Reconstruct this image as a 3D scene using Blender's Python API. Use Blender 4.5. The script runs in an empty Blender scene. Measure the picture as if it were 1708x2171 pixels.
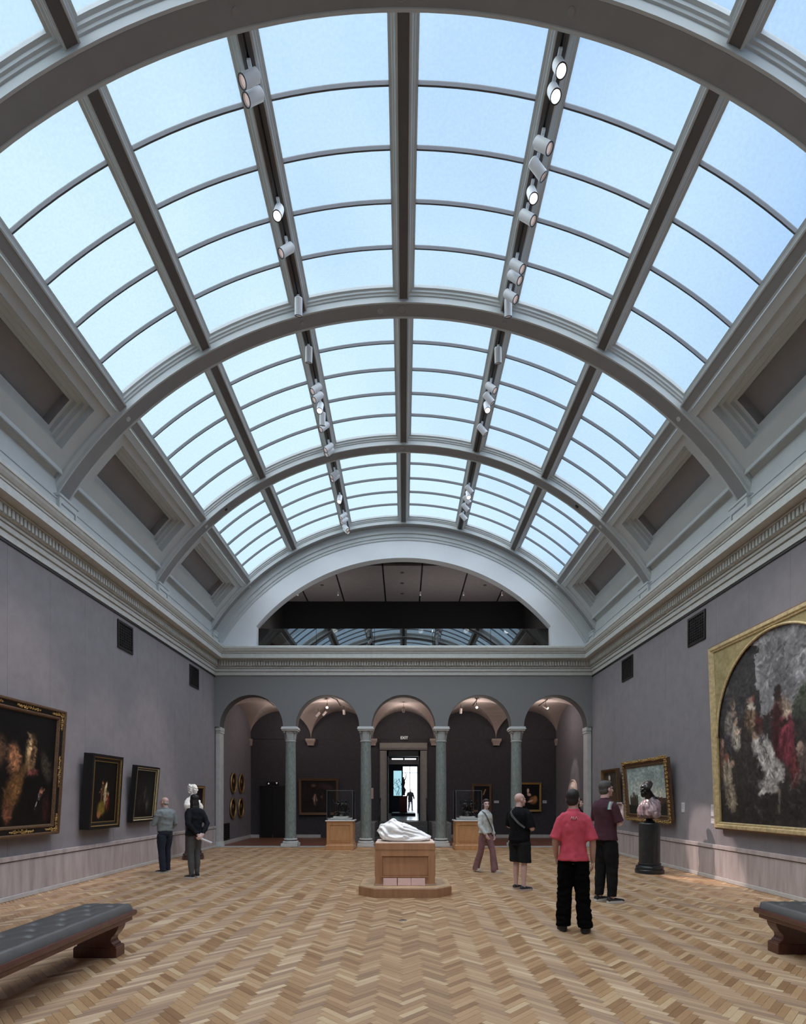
import bpy, bmesh, math, random
import numpy as np
from mathutils import Vector, Matrix, noise
random.seed(7)
S = bpy.context.scene
C = S.collection
pi = math.pi
# ---------------------------------------------------------------- camera
FPX, HX, HY, EYE = 1130.0, 855.0, 1692.0, 1.63
cam = bpy.data.cameras.new('camera'); camo = bpy.data.objects.new('camera', cam); C.objects.link(camo)
camo.location = (0, 0, EYE); camo.rotation_euler = (pi/2, 0, 0)
cam.sensor_fit = 'HORIZONTAL'; cam.sensor_width = 36; cam.lens = 36*FPX/1708
cam.shift_x = -(HX-854)/1708; cam.shift_y = (HY-1085.5)/1708
cam.clip_start = .05; cam.clip_end = 400
S.camera = camo
# ---------------------------------------------------------------- world: bright, softly clouded sky over the skylight
W = bpy.data.worlds.new('sky'); S.world = W; W.use_nodes = True
nt = W.node_tree; nt.nodes.clear()
wo = nt.nodes.new('ShaderNodeOutputWorld'); bg = nt.nodes.new('ShaderNodeBackground')
tc = nt.nodes.new('ShaderNodeTexCoord'); nz = nt.nodes.new('ShaderNodeTexNoise'); cr = nt.nodes.new('ShaderNodeValToRGB')
nz.inputs['Scale'].default_value = 1.7; nz.inputs['Detail'].default_value = 3; nz.inputs['Roughness'].default_value = .5
cr.color_ramp.elements[0].position = .30; cr.color_ramp.elements[0].color = (.30, .55, .97, 1)
cr.color_ramp.elements[1].position = .62; cr.color_ramp.elements[1].color = (.64, .90, 1.0, 1)
nt.links.new(tc.outputs['Generated'], nz.inputs['Vector']); 
dt = nt.nodes.new('ShaderNodeVectorMath'); dt.operation = 'DOT_PRODUCT'; dt.inputs[1].default_value = (-.30, 0, -.02)   # whiter towards the hazy sun on the left
ad = nt.nodes.new('ShaderNodeMath'); ad.operation = 'ADD'
nt.links.new(tc.outputs['Generated'], dt.inputs[0]); nt.links.new(dt.outputs['Value'], ad.inputs[0]); nt.links.new(nz.outputs['Fac'], ad.inputs[1]); nt.links.new(ad.outputs[0], cr.inputs['Fac'])
nt.links.new(cr.outputs['Color'], bg.inputs['Color']); nt.links.new(bg.outputs['Background'], wo.inputs['Surface'])
bg.inputs['Strength'].default_value = 1.0
# daylight lamp added overhead to strengthen the sky's light through the panes
SUN = bpy.data.lights.new('daylight_fill', 'SUN'); SUN.energy = 7.0; SUN.angle = math.radians(140); SUN.color = (.945, .972, 1)
suno = bpy.data.objects.new('daylight_fill', SUN); C.objects.link(suno); suno.location = (0, 6, 30); suno.rotation_euler = (0, 0, 0)
S.view_settings.view_transform = 'Standard'; S.view_settings.look = 'None'
S.view_settings.gamma = 1; S.view_settings.use_curve_mapping = False
S.view_settings.exposure = 0.0
S.cycles.max_bounces = 10; S.cycles.diffuse_bounces = 5; S.cycles.glossy_bounces = 4
S.cycles.transparent_max_bounces = 12; S.cycles.sample_clamp_indirect = 6
S.cycles.use_denoising = True

# ---------------------------------------------------------------- materials
MT = {}
def M(name, col, rough=.5, metal=0, var=0, vs=6, bump=0, bs=60, spec=.5, stretch=None, col2=None, emit=None, es=0, coat=0):
    if name in MT: return MT[name]
    m = bpy.data.materials.new(name); m.use_nodes = True; n = m.node_tree; p = n.nodes['Principled BSDF']
    p.inputs['Base Color'].default_value = (*col, 1); p.inputs['Roughness'].default_value = rough
    p.inputs['Metallic'].default_value = metal; p.inputs['Specular IOR Level'].default_value = spec
    p.inputs['Coat Weight'].default_value = coat
    if emit: p.inputs['Emission Color'].default_value = (*emit, 1); p.inputs['Emission Strength'].default_value = es
    if var or bump or col2:
        t = n.nodes.new('ShaderNodeTexCoord'); mp = n.nodes.new('ShaderNodeMapping')
        n.links.new(t.outputs['Object'], mp.inputs['Vector'])
        if stretch: mp.inputs['Scale'].default_value = stretch
    if var or col2:
        z = n.nodes.new('ShaderNodeTexNoise'); z.inputs['Scale'].default_value = vs; z.inputs['Detail'].default_value = 5
        z.inputs['Roughness'].default_value = .6
        n.links.new(mp.outputs['Vector'], z.inputs['Vector'])
        r = n.nodes.new('ShaderNodeValToRGB')
        c2 = col2 if col2 else tuple(c*(1-var) for c in col); c1 = col if col2 else tuple(min(1, c*(1+var)) for c in col)
        r.color_ramp.elements[0].position = .3; r.color_ramp.elements[0].color = (*c2, 1)
        r.color_ramp.elements[1].position = .7; r.color_ramp.elements[1].color = (*c1, 1)
        n.links.new(z.outputs['Fac'], r.inputs['Fac']); n.links.new(r.outputs['Color'], p.inputs['Base Color'])
    if bump:
        b = n.nodes.new('ShaderNodeBump'); b.inputs['Strength'].default_value = bump; b.inputs['Distance'].default_value = .01
        z2 = n.nodes.new('ShaderNodeTexNoise'); z2.inputs['Scale'].default_value = bs; z2.inputs['Detail'].default_value = 3
        n.links.new(mp.outputs['Vector'], z2.inputs['Vector']); n.links.new(z2.outputs['Fac'], b.inputs['Height'])
        n.links.new(b.outputs['Normal'], p.inputs['Normal'])
    MT[name] = m; return m
plaster = M('plaster_vault', (.545, .578, .582), .7, var=.04, vs=2, bump=.05, bs=90)
beam_shade = M('beam_soffit_shade', (.125, .118, .115), .7, var=.06, vs=4)  # plaster colour darkened to carry the shade under the beams
soffit_shade = M('soffit_panel_shade', (.285, .288, .292), .75, var=.05, vs=3)  # plaster darkened in colour for the shade on rib and edge-beam undersides
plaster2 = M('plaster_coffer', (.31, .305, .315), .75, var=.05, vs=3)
stone_c = M('cornice_stone', (.54, .555, .53), .6, var=.08, vs=9, bump=.05, bs=120)
stone_d = M('cornice_shade_paint', (.27, .25, .25), .6)
white_p = M('lunette_paint', (.74, .77, .80), .6, var=.02, vs=2)
fabric = M('wall_fabric', (.248, .230, .246), .9, var=.07, vs=3.5, bump=.25, bs=260, spec=.2)
wall_up = M('arcade_wall_paint', (.212, .217, .222), .85, var=.06, vs=30, bump=.08, bs=150, spec=.25)
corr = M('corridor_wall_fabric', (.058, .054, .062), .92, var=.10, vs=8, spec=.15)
marble_d = M('dado_marble', (.53, .475, .468), .38, col2=(.345, .295, .295), vs=2.6, stretch=(4, 3.2, .42), spec=.5)
marble_g = M('column_marble', (.285, .325, .305), .38, col2=(.15, .178, .165), vs=26, stretch=(1, 1, .35))
marble_w = M('base_marble', (.60, .61, .60), .4, var=.10, vs=8)
stone_t = M('threshold_stone', (.50, .49, .48), .4, var=.1, vs=6)
stone_f = M('door_surround_stone', (.24, .225, .21), .6, var=.12, vs=8, bump=.1, bs=60)
capital_s = M('capital_stone', (.42, .44, .43), .55, var=.15, vs=14)
vaultpl = M('corridor_plaster', (.36, .29, .265), .8, var=.04, vs=3)
black_m = M('black_metal', (.012, .012, .014), .45, spec=.5)
black_f = M('black_frame', (.010, .009, .009), .35, var=.3, vs=20)
grille_m = M('vent_bronze', (.035, .03, .03), .5, metal=.6)
gilt = M('gilt', (.42, .27, .10), .38, metal=.75, var=.35, vs=40, bump=.3, bs=120)
gilt_p = M('gilt_pale', (.62, .50, .28), .42, metal=.35, var=.3, vs=14, bump=.2, bs=80)
gilt_d = M('gilt_dark', (.16, .095, .055), .42, metal=.5, var=.4, vs=50, bump=.4, bs=140)
oak = M('pedestal_oak', (.44, .235, .125), .42, col2=(.33, .165, .085), vs=12, stretch=(1, 1, .16), bump=.08, bs=160)
oak2 = M('case_oak', (.56, .30, .13), .40, col2=(.45, .23, .10), vs=12, stretch=(1, 1, .18), bump=.08, bs=160)
maho = M('bench_mahogany', (.125, .042, .026), .30, col2=(.07, .022, .015), vs=9, stretch=(4, 4, .6), coat=.3)
leather = M('bench_leather', (.092, .090, .089), .36, var=.12, vs=8, bump=.15, bs=180, spec=.6)
marb_s = M('white_marble_sculpture', (.80, .81, .82), .42, var=.03, vs=10)
plate = M('label_card', (.62, .45, .42), .5, var=.06, vs=20)
card = M('wall_label_card', (.56, .55, .57), .6)
card_p = M('floor_label_card', (.66, .47, .43), .5, col2=(.55, .36, .33), vs=60, stretch=(1, 1, 6))
white_s = M('case_white_slab', (.82, .81, .80), .5)
bronze = M('dark_bronze', (.035, .032, .032), .28, metal=.8, var=.4, vs=20)
bust_b = M('bust_bronze', (.03, .028, .030), .30, metal=.7, var=.4, vs=15)
bust_p = M('bust_porphyry', (.45, .34, .36), .22, col2=(.10, .06, .075), vs=11, coat=.5)
ped_b = M('pedestal_black_marble', (.016, .019, .021), .28, var=.4, vs=9, spec=.5)
ped_m = M('pedestal_brown_marble', (.06, .035, .035), .28, var=.4, vs=12)
lamp_w = M('lamp_housing', (.76, .79, .82), .45)
lamp_l = M('lamp_lens', (.75, .62, .62), .2, metal=.4, emit=(1, .80, .75), es=.35)
lamp_on = M('lamp_lens_lit', (.9, .85, .8), .3, emit=(1, .93, .9), es=4.0)
slot_m = M('track_slot', (.006, .006, .007), .6)
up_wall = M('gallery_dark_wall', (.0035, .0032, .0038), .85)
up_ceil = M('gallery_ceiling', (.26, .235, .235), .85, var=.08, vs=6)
dark_door = M('elevator_door', (.006, .006, .006), .4)
redfloor = M('corridor_floor_wood', (.25, .105, .062), .38, col2=(.14, .055, .035), vs=9, stretch=(1, 6, 1))
room_w = M('far_room_wall', (.55, .55, .58), .7)
floor_w = M('far_room_floor', (.55, .60, .66), .18, var=.05, vs=4)
maroon = M('pedestal_maroon_paint', (.24, .065, .06), .5)
white_sign = M('sign_white', (.75, .75, .75), .5, emit=(1, 1, 1), es=.35)
atrium = M('atrium_glazing', (.8, .85, .9), .5, emit=(.86, .95, 1), es=3.0)
case_blue = M('atrium_window_blue', (.5, .7, .8), .5, emit=(.45, .80, .92), es=.9, var=.2, vs=3)
brass = M('floor_outlet_brass', (.30, .27, .22), .35, metal=.7)
def glassmat(name, tint, refl, rough=0.0):
    m = bpy.data.materials.new(name); m.use_nodes = True; n = m.node_tree; n.nodes.clear()
    o = n.nodes.new('ShaderNodeOutputMaterial'); mx = n.nodes.new('ShaderNodeMixShader'); t = n.nodes.new('ShaderNodeBsdfTransparent')
    g = n.nodes.new('ShaderNodeBsdfGlossy'); f = n.nodes.new('ShaderNodeFresnel'); f.inputs['IOR'].default_value = refl
    t.inputs['Color'].default_value = (*tint, 1); g.inputs['Roughness'].default_value = rough
    n.links.new(f.outputs['Fac'], mx.inputs['Fac']); n.links.new(t.outputs['BSDF'], mx.inputs[1]); n.links.new(g.outputs['BSDF'], mx.inputs[2])
    n.links.new(mx.outputs['Shader'], o.inputs['Surface']); return m
glass_case = glassmat('case_glass', (.95, .965, .965), 1.32)
glass_rail = glassmat('balustrade_glass', (.66, .72, .74), 2.9)
# skylight glass: frosted, lets sky through partly straight and partly scattered
def panemat():
    m = bpy.data.materials.new('frosted_skylight_glass'); m.use_nodes = True; n = m.node_tree; n.nodes.clear()
    o = n.nodes.new('ShaderNodeOutputMaterial'); mx = n.nodes.new('ShaderNodeMixShader'); t = n.nodes.new('ShaderNodeBsdfTransparent')
    g = n.nodes.new('ShaderNodeBsdfTranslucent'); mx.inputs['Fac'].default_value = .08
    tcn = n.nodes.new('ShaderNodeTexCoord'); z = n.nodes.new('ShaderNodeTexNoise'); r = n.nodes.new('ShaderNodeValToRGB')
    z.inputs['Scale'].default_value = 26; z.inputs['Detail'].default_value = 4; n.links.new(tcn.outputs['Object'], z.inputs['Vector'])
    r.color_ramp.elements[0].position = .3; r.color_ramp.elements[0].color = (.84, .85, .86, 1)
    r.color_ramp.elements[1].position = .7; r.color_ramp.elements[1].color = (.90, .91, .92, 1)
    n.links.new(z.outputs['Fac'], r.inputs['Fac'])
    n.links.new(r.outputs['Color'], t.inputs['Color']); n.links.new(r.outputs['Color'], g.inputs['Color'])
    n.links.new(mx.inputs['Fac'].node.outputs['Shader'], o.inputs['Surface'])
    n.links.new(t.outputs['BSDF'], mx.inputs[1]); n.links.new(g.outputs['BSDF'], mx.inputs[2]); return m
pane_m = panemat()
def attrmat(name, rough=.5, spec=.4):
    m = bpy.data.materials.new(name); m.use_nodes = True; n = m.node_tree; p = n.nodes['Principled BSDF']
    a = n.nodes.new('ShaderNodeAttribute'); a.attribute_name = 'col'; n.links.new(a.outputs['Color'], p.inputs['Base Color'])
    p.inputs['Roughness'].default_value = rough; p.inputs['Specular IOR Level'].default_value = spec; return m
paint_m = attrmat('oil_paint', .5, .25)
# parquet: one material per plank direction (the grain runs along the plank), tone read from the plank
def woodmat(name, tang, objattr):
    m = bpy.data.materials.new(name); m.use_nodes = True; n = m.node_tree; p = n.nodes['Principled BSDF']
    a = n.nodes.new('ShaderNodeAttribute'); a.attribute_name = 'tone'; a.attribute_type = 'OBJECT' if objattr else 'GEOMETRY'
    r = n.nodes.new('ShaderNodeValToRGB'); e = r.color_ramp.elements
    e[0].position = 0; e[0].color = (.30, .165, .082, 1); e[1].position = 1; e[1].color = (.66, .47, .28, 1)
    x = e.new(.35); x.color = (.43, .252, .128, 1); x = e.new(.75); x.color = (.51, .315, .165, 1)
    n.links.new(a.outputs['Fac'], r.inputs['Fac'])
    g = n.nodes.new('ShaderNodeNewGeometry'); mp = n.nodes.new('ShaderNodeMapping'); mp.vector_type = 'TEXTURE'
    mp.inputs['Rotation'].default_value = (0, 0, math.atan2(tang[1], tang[0])); mp.inputs['Scale'].default_value = (1, .07, 1)
    z = n.nodes.new('ShaderNodeTexNoise'); z.inputs['Scale'].default_value = 9; z.inputs['Detail'].default_value = 4
    n.links.new(g.outputs['Position'], mp.inputs['Vector']); n.links.new(mp.outputs['Vector'], z.inputs['Vector'])
    mr = n.nodes.new('ShaderNodeMapRange'); mr.inputs['To Min'].default_value = .74; mr.inputs['To Max'].default_value = 1.24
    n.links.new(z.outputs['Fac'], mr.inputs['Value'])
    mu = n.nodes.new('ShaderNodeVectorMath'); mu.operation = 'SCALE'
    n.links.new(r.outputs['Color'], mu.inputs[0]); n.links.new(mr.outputs['Result'], mu.inputs['Scale']); n.links.new(mu.outputs['Vector'], p.inputs['Base Color'])
    p.inputs['Roughness'].default_value = .5; p.inputs['Anisotropic'].default_value = .92; p.inputs['Specular IOR Level'].default_value = .85
    cx = n.nodes.new('ShaderNodeCombineXYZ'); cx.inputs[0].default_value = -tang[1]; cx.inputs[1].default_value = tang[0]   # fibres scatter across the grain
    n.links.new(cx.outputs['Vector'], p.inputs['Tangent']); return m
q = math.sqrt(.5)
WD = {(d, o): woodmat('parquet_oak_%s%s' % ('ab'[d], 'o' if o else 's'), ((q, q), (-q, q))[d], o) for d in (0, 1) for o in (0, 1)}
# ---------------------------------------------------------------- helpers
def link(name, me, mat=None, parent=None):
    o = bpy.data.objects.new(name, me); C.objects.link(o)
    if mat is not None and me is not None and not me.materials: me.materials.append(mat)
    if parent is not None: o.parent = parent
    return o
def tag(o, label=None, cat=None, group=None, kind=None):
    if label: o['label'] = label
    if cat: o['category'] = cat
    if group: o['group'] = group
    if kind: o['kind'] = kind
    return o
def thing(name, label, cat, loc=(0, 0, 0), rz=0, group=None, kind=None, rx=0):
    o = bpy.data.objects.new(name, None); C.objects.link(o); o.empty_display_size = .1
    o.location = loc; o.rotation_euler = (rx, 0, rz); return tag(o, label, cat, group, kind)
def copy_tree(o, parent=None):
    c = o.copy(); C.objects.link(c); c.parent = parent
    for ch in list(o.children): copy_tree(ch, c)
    return c
class MB:
    def __init__(s): s.V = []; s.F = []
    def add(s, vs, fs):
        b = len(s.V); s.V += [tuple(v) for v in vs]; s.F += [tuple(b+i for i in f) for f in fs]; return s
    def box(s, x0, x1, y0, y1, z0, z1):
        return s.add([(x0,y0,z0),(x1,y0,z0),(x1,y1,z0),(x0,y1,z0),(x0,y0,z1),(x1,y0,z1),(x1,y1,z1),(x0,y1,z1)],
                     [(0,3,2,1),(4,5,6,7),(0,1,5,4),(1,2,6,5),(2,3,7,6),(3,0,4,7)])
    def bbox(s, x0, x1, y0, y1, z0, z1, b=.01):      # box with chamfered edges
        cs = []
        for z, i in ((z0, b), (z0+b, 0), (z1-b, 0), (z1, b)):
            x, X, y, Y = x0+i, x1-i, y0+i, y1-i; k = b if i == 0 else b*.5
            cs.append([(x+k,y,z),(X-k,y,z),(X,y+k,z),(X,Y-k,z),(X-k,Y,z),(x+k,Y,z),(x,Y-k,z),(x,y+k,z)])
        return s.rings(cs)
    def rings(s, cs, cap=True):
        n = len(cs[0]); fs = []
        for i in range(len(cs)-1):
            for j in range(n): fs.append((i*n+j, i*n+(j+1) % n, (i+1)*n+(j+1) % n, (i+1)*n+j))
        if cap: fs.append(tuple(range(n-1, -1, -1))); fs.append(tuple((len(cs)-1)*n+j for j in range(n)))
        return s.add([v for c in cs for v in c], fs)
    def lathe(s, prof, n=24, c=(0, 0, 0), sx=1, sy=1):
        return s.rings([[(c[0]+r*sx*math.cos(2*pi*j/n), c[1]+r*sy*math.sin(2*pi*j/n), c[2]+z) for j in range(n)] for r, z in prof])
    def prism(s, poly, z0, z1):
        return s.rings([[(x, y, z0) for x, y in poly], [(x, y, z1) for x, y in poly]])
    def extr(s, poly, a0, a1, axis):                # polygon extruded along an axis: poly coords are the other two axes in order
        f = {0: lambda a, p: (a, p[0], p[1]), 1: lambda a, p: (p[0], a, p[1]), 2: lambda a, p: (p[0], p[1], a)}[axis]
        return s.rings([[f(a0, p) for p in poly], [f(a1, p) for p in poly]])
    def tube(s, pts, rads, n=10, flat=None):
        pts = [Vector(p) for p in pts]
        if not hasattr(rads, '__len__'): rads = [rads]*len(pts)
        up = None; cs = []
        for i, p in enumerate(pts):
            d = (pts[min(i+1, len(pts)-1)]-pts[max(i-1, 0)]).normalized()
            if up is None: up = Vector((0, 0, 1)) if abs(d.z) < .9 else Vector((1, 0, 0))
            a = d.cross(up).normalized(); b = a.cross(d).normalized(); up = b
            r = rads[i]; ra, rb = r if hasattr(r, '__len__') else (r, r)
            cs.append([tuple(p+a*ra*math.cos(2*pi*j/n)+b*rb*math.sin(2*pi*j/n)) for j in range(n)])
        return s.rings(cs)
    def ell(s, c, r, n=14, m=9, R=None):
        cs = []
        for i in range(m):
            t = pi*(i+.35)/(m-.3); z = -math.cos(t); k = math.sin(t); ring = []
            for j in range(n):
                v = Vector((r[0]*k*math.cos(2*pi*j/n), r[1]*k*math.sin(2*pi*j/n), r[2]*z))
                if R is not None: v = R @ v
                ring.append((c[0]+v.x, c[1]+v.y, c[2]+v.z))
            cs.append(ring)
        return s.rings(cs)
    def secs(s, secs, n=18):                        # stack of superelliptic sections: (z, half width, half depth, y offset[, x offset])
        cs = []
        for q_ in secs:
            z, w, d, y = q_[:4]; x = q_[4] if len(q_) > 4 else 0
            cs.append([(x+w*math.cos(2*pi*j/n), y+d*math.sin(2*pi*j/n), z) for j in range(n)])
        return s.rings(cs)
    def mesh(s, name, smooth=False):
        me = bpy.data.meshes.new(name); me.from_pydata(s.V, [], s.F); me.update()
        if smooth: me.polygons.foreach_set('use_smooth', [True]*len(me.polygons))
        return me
    def build(s, name, mat, parent=None, smooth=False, auto=None):
        me = s.mesh(name, smooth)
        if auto and smooth: 
            me.set_sharp_from_angle(angle=math.radians(auto))
        return link(name, me, mat, parent)
TMP = bpy.data.scenes.new('workbench'); TDG = TMP.view_layers[0]
def remesh(mb, voxel, smooth=3, name='mesh'):
    me = mb.mesh(name); bm = bmesh.new(); bm.from_mesh(me); bmesh.ops.recalc_face_normals(bm, faces=bm.faces); bm.to_mesh(me); bm.free()
    o = bpy.data.objects.new('tmp', me); TMP.collection.objects.link(o)
    r = o.modifiers.new('r', 'REMESH'); r.mode = 'VOXEL'; r.voxel_size = voxel; r.use_smooth_shade = True
    if smooth:
        q_ = o.modifiers.new('s', 'SMOOTH'); q_.factor = .5; q_.iterations = smooth
    TDG.update(); out = bpy.data.meshes.new_from_object(o.evaluated_get(TDG.depsgraph))
    TMP.collection.objects.unlink(o); bpy.data.objects.remove(o); bpy.data.meshes.remove(me)
    out.name = name; out.polygons.foreach_set('use_smooth', [True]*len(out.polygons)); return out
def displace(me, fn):
    n = len(me.vertices); co = np.empty(n*3); no = np.empty(n*3)
    me.vertices.foreach_get('co', co); me.vertex_normals.foreach_get('vector', no) if hasattr(me, 'vertex_normals') else me.vertices.foreach_get('normal', no)
    co = co.reshape(-1, 3); no = no.reshape(-1, 3)
    d = np.array([fn(Vector(c)) for c in co]); co += no*d[:, None]
    me.vertices.foreach_set('co', co.ravel()); me.update(); return me
def relief(mb, us, vs, h, f):                        # cells of different height with walls between; f(u, v, height) -> point
    nu, nv = len(us)-1, len(vs)-1
    for i in range(nu):
        for j in range(nv):
            k = h(i, j)
            if k is None: continue
            mb.add([f(us[i],vs[j],k), f(us[i+1],vs[j],k), f(us[i+1],vs[j+1],k), f(us[i],vs[j+1],k)], [(0,1,2,3)])
            if i+1 < nu and h(i+1, j) is not None and h(i+1, j) != k:
                l = h(i+1, j); mb.add([f(us[i+1],vs[j],k), f(us[i+1],vs[j],l), f(us[i+1],vs[j+1],l), f(us[i+1],vs[j+1],k)], [(0,1,2,3)])
            if j+1 < nv and h(i, j+1) is not None and h(i, j+1) != k:
                l = h(i, j+1); mb.add([f(us[i],vs[j+1],k), f(us[i+1],vs[j+1],k), f(us[i+1],vs[j+1],l), f(us[i],vs[j+1],l)], [(0,1,2,3)])
    return mb
def PX(u, v, Y): return Vector(((u-HX)*Y/FPX, Y, EYE-(v-HY)*Y/FPX))
def struct(name, mb, mat, label, parent=None, smooth=False, cat='building part'):
    o = mb.build(name, mat, parent, smooth)
    return tag(o, label, cat, kind='structure') if parent is None else o
HW = 6.27; YE = 17.70; YB = 21.9; YR = -5.6
CZ = 3.21
def PV(R, th, Y): return (R*math.sin(th), Y, CZ+R*math.cos(th))
def arc_sweep(mb, prof, t0, t1, n):                  # closed (R, Y) profile swept round the vault axis
    return mb.rings([[PV(R, t0+(t1-t0)*i/n, Y) for R, Y in prof] for i in range(n+1)])
def long_sweep(mb, prof, th, y0, y1):                # closed (R, tangential offset) profile extruded along the hall
    def p(R, t, Y):
        return (R*math.sin(th)+t*math.cos(th), Y, CZ+R*math.cos(th)-t*math.sin(th))
    return mb.rings([[p(R, t, y0) for R, t in prof], [p(R, t, y1) for R, t in prof]])
# ================================================================ SETTING
# ---- floor: herringbone oak parquet
Lp, Wp, TH = .285, .057, .016
fl = struct('floor', MB().box(-HW-.05, HW+.05, YR, YE+.06, -.10, -TH-.002), M('subfloor', (.10, .055, .03), .6), 'oak herringbone parquet floor of the hall', cat='floor')
g = .0009
def plank_rect(kind, k, j):
    ox, oy = k*Wp+j*Lp, k*Wp-j*Lp
    return (ox, ox+Lp, oy, oy+Wp) if kind == 0 else (ox+Lp, ox+Lp+Wp, oy+Wp-Lp, oy+Wp)
def rot45(x, y): return (q*(x-y), q*(x+y))
planks = []
for j in range(-20, 21):
    for k in range(20, 240):
        for kind in (0, 1):
            x0, x1, y0, y1 = plank_rect(kind, k, j); cx, cy = rot45((x0+x1)/2, (y0+y1)/2)
            if abs(cx) < HW+.02 and 1.6 < cy < YE+.02: planks.append((cx, cy, kind))
rp = random.Random(3)
def tone_of(): 
    t = rp.random(); return t*.8 if rp.random() < .86 else .8+.2*rp.random()
inview = sorted([i for i, p in enumerate(planks) if abs(p[0]) < .757*p[1]+.1 and p[1] > 3.88], key=lambda i: planks[i][1])[:300]
near = set(inview)
pm = []
for kind in (0, 1):
    m_ = MB().box(-Lp/2+g, Lp/2-g, -Wp/2+g, Wp/2-g, -TH, 0).mesh('plank')
    for v in m_.vertices:
        x, y = v.co.x, v.co.y
        if kind: x, y = -y, x
        v.co.x, v.co.y = rot45(x, y)
    m_.materials.append(WD[(kind, 1)]); pm.append(m_)
SV, SF, ST, SM = [], [], [], []
for i, (cx, cy, kind) in enumerate(planks):
    t = tone_of(); dz = rp.uniform(-.0007, .0004)
    if i in near:
        o = bpy.data.objects.new('plank', pm[kind]); C.objects.link(o); o.parent = fl; o.location = (cx, cy, dz); o['tone'] = t
    else:
        l, w = (Lp/2-g, Wp/2-g) if kind == 0 else (Wp/2-g, Lp/2-g); b = len(SV)
        for z in (-TH, dz):
            for sx, sy in ((-1,-1),(1,-1),(1,1),(-1,1)):
                x, y = rot45(sx*l, sy*w)
                SV.append((min(max(cx+x, -HW), HW), min(cy+y, YE+.03), z))
        SF += [(b+4,b+5,b+6,b+7),(b,b+1,b+5,b+4),(b+1,b+2,b+6,b+5),(b+2,b+3,b+7,b+6),(b+3,b,b+4,b+7)]
        ST += [t]*5; SM += [kind]*5
me = bpy.data.meshes.new('parquet_planks'); me.from_pydata(SV, [], SF); me.materials.append(WD[(0, 0)]); me.materials.append(WD[(1, 0)])
me.polygons.foreach_set('material_index', SM); at = me.attributes.new('tone', 'FLOAT', 'FACE'); at.data.foreach_set('value', ST); me.update()
tag(link('parquet_planks', me, None, fl), kind='stuff')
struct('floor_behind', MB().box(-HW, HW, YR, 1.62, -.018, -.001), M('floor_behind_oak', (.38, .23, .12), .45, var=.25, vs=12), 'plain oak boards behind the viewer', cat='floor')
struct('trim_threshold', MB().box(-HW, HW, YE+.06, YE+.40, -.05, .006), stone_t, 'pale stone threshold strip under the arcade', cat='threshold')
struct('floor_arcade', MB().box(-HW, HW, YE+.40, YB+.02, -.05, .002), redfloor, 'dark reddish wood floor inside the arcade passage', cat='floor')

# ---- side walls: fabric panels, marble dado
DZ = .70
def sidewall(sd, nm):
    X = HW*sd; f = lambda a, b: (min(a*sd, b*sd), max(a*sd, b*sd))
    x0, x1 = f(HW+.012, HW+.25)
    w = struct('wall_'+nm, MB().box(x0, x1, YR, YE, 0, 7.4), M('wall_backing', (.13, .125, .14), .9), 'tall grey-purple fabric covered wall on the %s' % nm, cat='wall')
    first = True; y = 9.47-1.03*8 if sd < 0 else 10.70-1.03*9
    while y < YE:
        y2 = min(y+1.03, YE)
        if y2-y > .02:
            x0, x1 = f(HW, HW+.012)
            MB().bbox(x0, x1, max(y, YR)+.0015, y2-.0015, DZ-.02, 5.72, .0012).build('fabric_panel', fabric, w)
        y = y2
    x0, x1 = f(HW, HW+.012); MB().box(x0, x1, YR, (9.47-8.24 if sd < 0 else 10.70-9.27), DZ, 5.72).build('fabric_panel', fabric, w)
    # dado
    y = -.4
    while y < YE-.05:
        y2 = min(y+1.86, YE); x0, x1 = f(HW-.035, HW+.02)
        MB().bbox(x0, x1, y+.001, y2-.001, .075, DZ-.085, .003).build('marble_slab', marble_d, w)
        x0, x1 = f(HW-.055, HW+.02); MB().bbox(x0, x1, y+.001, y2-.001, DZ-.078, DZ, .006).build('dado_cap', marble_d, w)
        y = y2
    x0, x1 = f(HW-.044, HW-.0); MB().box(x0, x1, -.4, YE, DZ-.088, DZ-.078).build('dado_reveal', M('shadow_gap', (.03, .025, .025), .8), w)
    x0, x1 = f(HW-.05, HW+.02)
    struct('baseboard_'+nm, MB().bbox(x0, x1, YR+.01, YE, 0, .075, .006), stone_t, 'low pale stone baseboard along the %s wall' % nm, cat='baseboard')
    return w
wl = sidewall(-1, 'left'); wr = sidewall(1, 'right')
struct('wall_rear', MB().box(-HW-.2, HW+.2, YR-.25, YR, 0, 10.85), fabric, 'plain wall behind the viewer', cat='wall')

# ---- cornice
CP = [(0,5.70),(.034,5.70),(.034,5.808),(.012,5.810),(.012,5.822),(.064,5.824),(.064,5.908),(.03,5.910),(.03,5.922),(.088,5.924),(.088,5.965),(.06,5.967),(.06,5.978),(.112,5.985),(.112,6.13),(.135,6.135),(.165,6.15),(.175,6.165),(.15,6.17),(.15,6.19),(.34,6.20),(.34,6.19),(.355,6.19),(.355,6.325),(.335,6.327),(.335,6.338),(.365,6.340),(.37,6.365),(.355,6.368),(.355,6.378),(.38,6.39),(.415,6.44),(.43,6.485),(.445,6.49),(.445,6.55),(.42,6.575),(.0,6.60)]
def cornice(nm, pts, label):
    # pts: start and end of the wall line; nrm points into the room; mitred at 45 degrees
    (xa, ya), (xb, yb), (nx, ny), ma, mb_ = pts
    tx, ty = xb-xa, yb-ya; L = math.hypot(tx, ty); tx /= L; ty /= L
    A = [(xa+nx*d+tx*d*ma, ya+ny*d+ty*d*ma, z) for d, z in CP]; B = [(xb+nx*d-tx*d*mb_, yb+ny*d-ty*d*mb_, z) for d, z in CP]
    m = MB(); m.rings([A, B]); o = m.build(nm, stone_c); tag(o, label, 'cornice', kind='structure')
    return o
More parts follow.
